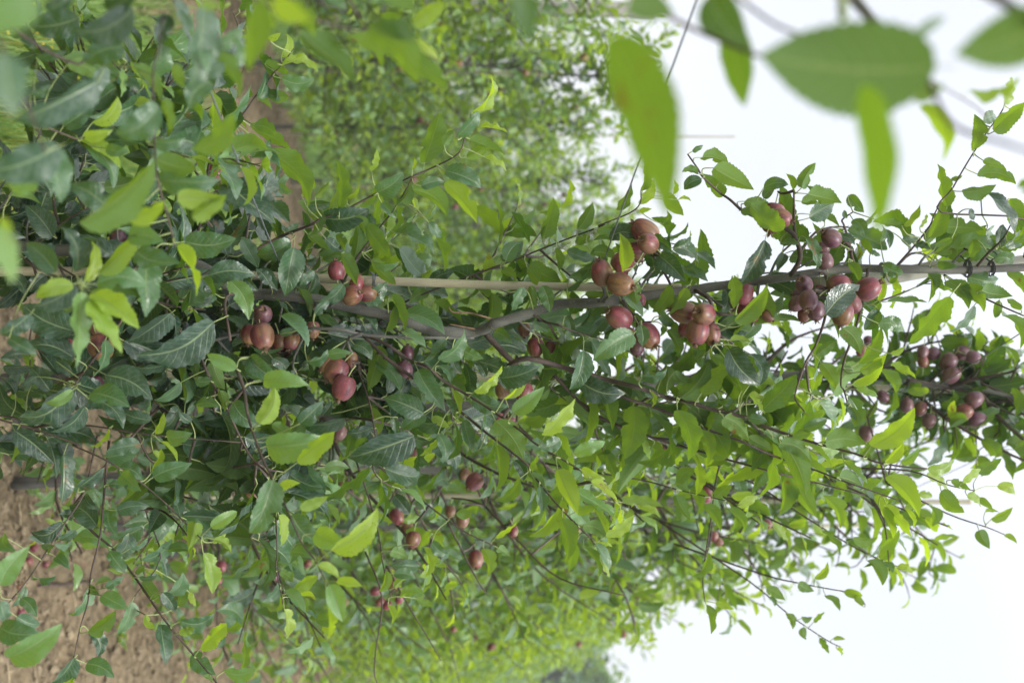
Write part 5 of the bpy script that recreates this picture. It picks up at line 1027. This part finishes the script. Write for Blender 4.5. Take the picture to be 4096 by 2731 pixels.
u0 = P(fp('C4', 400, 400), 1.78); u1 = P(fp('C4', 2050, 205), 1.78); cane([u0, u1], .0135, 'upper grey-white cane tied to the top of the sharp trunk', 'bamboo canes', mat=M_PALE)
s0 = P(fp('C4', 150, 1050), 2.66); s1 = P(fp('C4', 2100, 1090), 2.66); sl_ = (s1 - s0) / (s1[2] - s0[2]); cane([s0 - sl_ * (s0[2] + .03), s1], .011, 'bamboo cane behind the second trunk and its purple apples', 'bamboo canes')
for k, (y, lab) in enumerate([(3.52, 'pale cane rising from the third tree into the sky'), (4.36, 'cane of the fourth tree, mostly wrapped in leaves')]):
    p = row_pt(1, y) + [.02, .04, -.03]; cane([p, p + [.05 * (1 - k), .02, 3.0]], .010, lab, 'bamboo canes')
for k, y in enumerate(r2y[2:14]):
    p = row_pt(2, y) + [.03, .06, -.03]; nm = {0: 'dark cane with a blue tie in the row across the alley'}.get(k - 1, None)
    lab = nm or 'thin cane beside the %s tree of the row across the alley' % ORD[k + 2]
    cane([p, p + [.04 * math.sin(k * 3), 0, 3.38 if k == 2 else (2.42 if k == 1 else 2.2)]], .009, lab, 'bamboo canes across the alley')
def wire(row, z, y0, y1, label):
    mb = MB(); a_, b_ = row_pt(row, y0) + [0, 0, z], row_pt(row, y1) + [0, 0, z]; q = [a_ + (b_ - a_) * t + np.array([0, 0, -.02 * math.sin(PI * (t * 6 % 1))]) for t in np.linspace(0, 1, 60)]
    mb.tube(q, .0011, 6, True, False); o = mb.build('trellis_wire', M_WIRE, origin=a_); o.location = a_; tag(o, label, 'wire', 'trellis wires')
wire(1, 1.063, -.5, 24, 'lowest trellis wire of the nearest row, crossing lower left branches'); wire(1, 1.545, -.5, 24, 'middle trellis wire passing behind the apple cluster of the sharp tree')
wire(1, 2.355, -.5, 24, 'third trellis wire of the nearest row, against the sky right of the sharp tree'); wire(1, 2.80, -.5, 24, 'topmost trellis wire of the nearest row, faint against white sky')
wire(2, 2.35, 3, 26, 'faint wire above the foliage of the row across the alley')
def post(loc, r, h, label):
    mb = MB(); L = [(-r, -r), (r, -r), (r, r), (-r, r)]; V = []
    ch = r * .22; ring = []
    for (x, y), (ax, ay) in zip(L, [(1, 0), (0, 1), (-1, 0), (0, -1)]):
        ring += [(x + (ch if x < 0 else -ch) * abs(ax), y + (ch if y < 0 else -ch) * abs(ay)), (x + (ch if x < 0 else -ch) * (1 - abs(ax)), y + (ch if y < 0 else -ch) * (1 - abs(ay)))]
    ring.sort(key=lambda q: math.atan2(q[1], q[0]))
    for z, s in ((-.1, 1), (h - .02, .94), (h, .86)): V += [(x * s, y * s, z) for x, y in ring]
    F = [(i * 8 + k, i * 8 + (k + 1) % 8, (i + 1) * 8 + (k + 1) % 8, (i + 1) * 8 + k) for i in range(2) for k in range(8)] + [tuple(16 + k for k in range(8))]
    mb.add(V, F)
    for z in (1.06, 1.54, 2.35): mb.tube([(r * 1.02 * math.cos(t), r * 1.02 * math.sin(t) , z) for t in np.linspace(0, 2 * PI, 9)], .0025, 4, False, False)
    o = mb.build('concrete_post', M_CONC, smooth=False); o.location = loc; tag(o, label, 'post', 'concrete trellis posts'); return o
post(row_pt(1, 7.75), .030, 3.25, 'slim pale concrete post rising out of the receding foliage of the nearest row')
post(row_pt(2, 6.9) + [-.25, .35, 0], .045, 2.6, 'wide concrete post behind leaves in the row across the alley')
post(row_pt(1, 16.5), .035, 3.2, 'distant pale post near the far end of the nearest row')
# twine knots
def knot(c, ax, r, label, mat=M_TIE, nm='twine_tie', cat='plant tie'):
    mb = MB(); ax = nrm(ax); a_ = nrm(np.cross(ax, [.2, 1, .1])); b_ = np.cross(ax, a_)
    for k in range(3):
        mb.tube([c + ax * (.002 * k - .002) + (r * (1 + .1 * math.sin(3 * t + k))) * (math.cos(t) * a_ + math.sin(t) * b_) for t in np.linspace(0, 2 * PI, 15)], .0009, 5, False, False)
    mb.tube([c + a_ * r, c + a_ * (r + .012) + ax * .01, c + a_ * (r + .02) - ax * .004], .0013, 5); mb.tube([c + a_ * r, c + a_ * (r + .008) - ax * .01], .0013, 5)
    tag(mb.build(nm, mat), label, cat)
knot(P(fp('C4', 1435, 290), 1.75), slope, .0130, 'knotted black twine binding the upper trunk to its pale cane')
knot(P(fp('C4', 1590, 290), 1.75), slope, .0115, 'second thinner twine loop around the upper trunk, right of the knot')
knot(P(fp('C2', 822, 385), 1.785), slope, .0115, 'thin wire loop twisted around the bamboo cane near the four apples', M_WIRE, 'wire_loop', 'plant tie')
knot(row_pt(2, r2y[3]) + [.03, -.06, 1.3 + .88], [0, 0, 1], .018, 'blue plastic tie on a dark cane in the row across the alley', M_BLUE, 'blue_tie')
print('leaves traced', NLEAF, 'apples', len(APPLES))
# ------------------------------------------------------------------ thin haze volume, added to pale the far rows
hm, ht = new_mat('haze'); pv = N(ht, 'ShaderNodeVolumePrincipled'); pv.inputs['Color'].default_value = (.93, .97, 1, 1); pv.inputs['Density'].default_value = HAZE; pv.inputs['Anisotropy'].default_value = .2
ho = N(ht, 'ShaderNodeOutputMaterial'); ht.links.new(pv.outputs[0], ho.inputs['Volume'])
mb = MB(); x0, x1, y0, y1, z0, z1 = -70, 70, -8, 75, -1.2, 9.0
mb.add([(x, y, z) for z in (z0, z1) for y in (y0, y1) for x in (x0, x1)], [(0, 2, 3, 1), (4, 5, 7, 6), (0, 1, 5, 4), (2, 6, 7, 3), (0, 4, 6, 2), (1, 3, 7, 5)])
if HAZE > 0: tag(mb.build('haze', hm, smooth=False), 'thin haze volume added to pale the far rows', 'haze', kind='stuff')
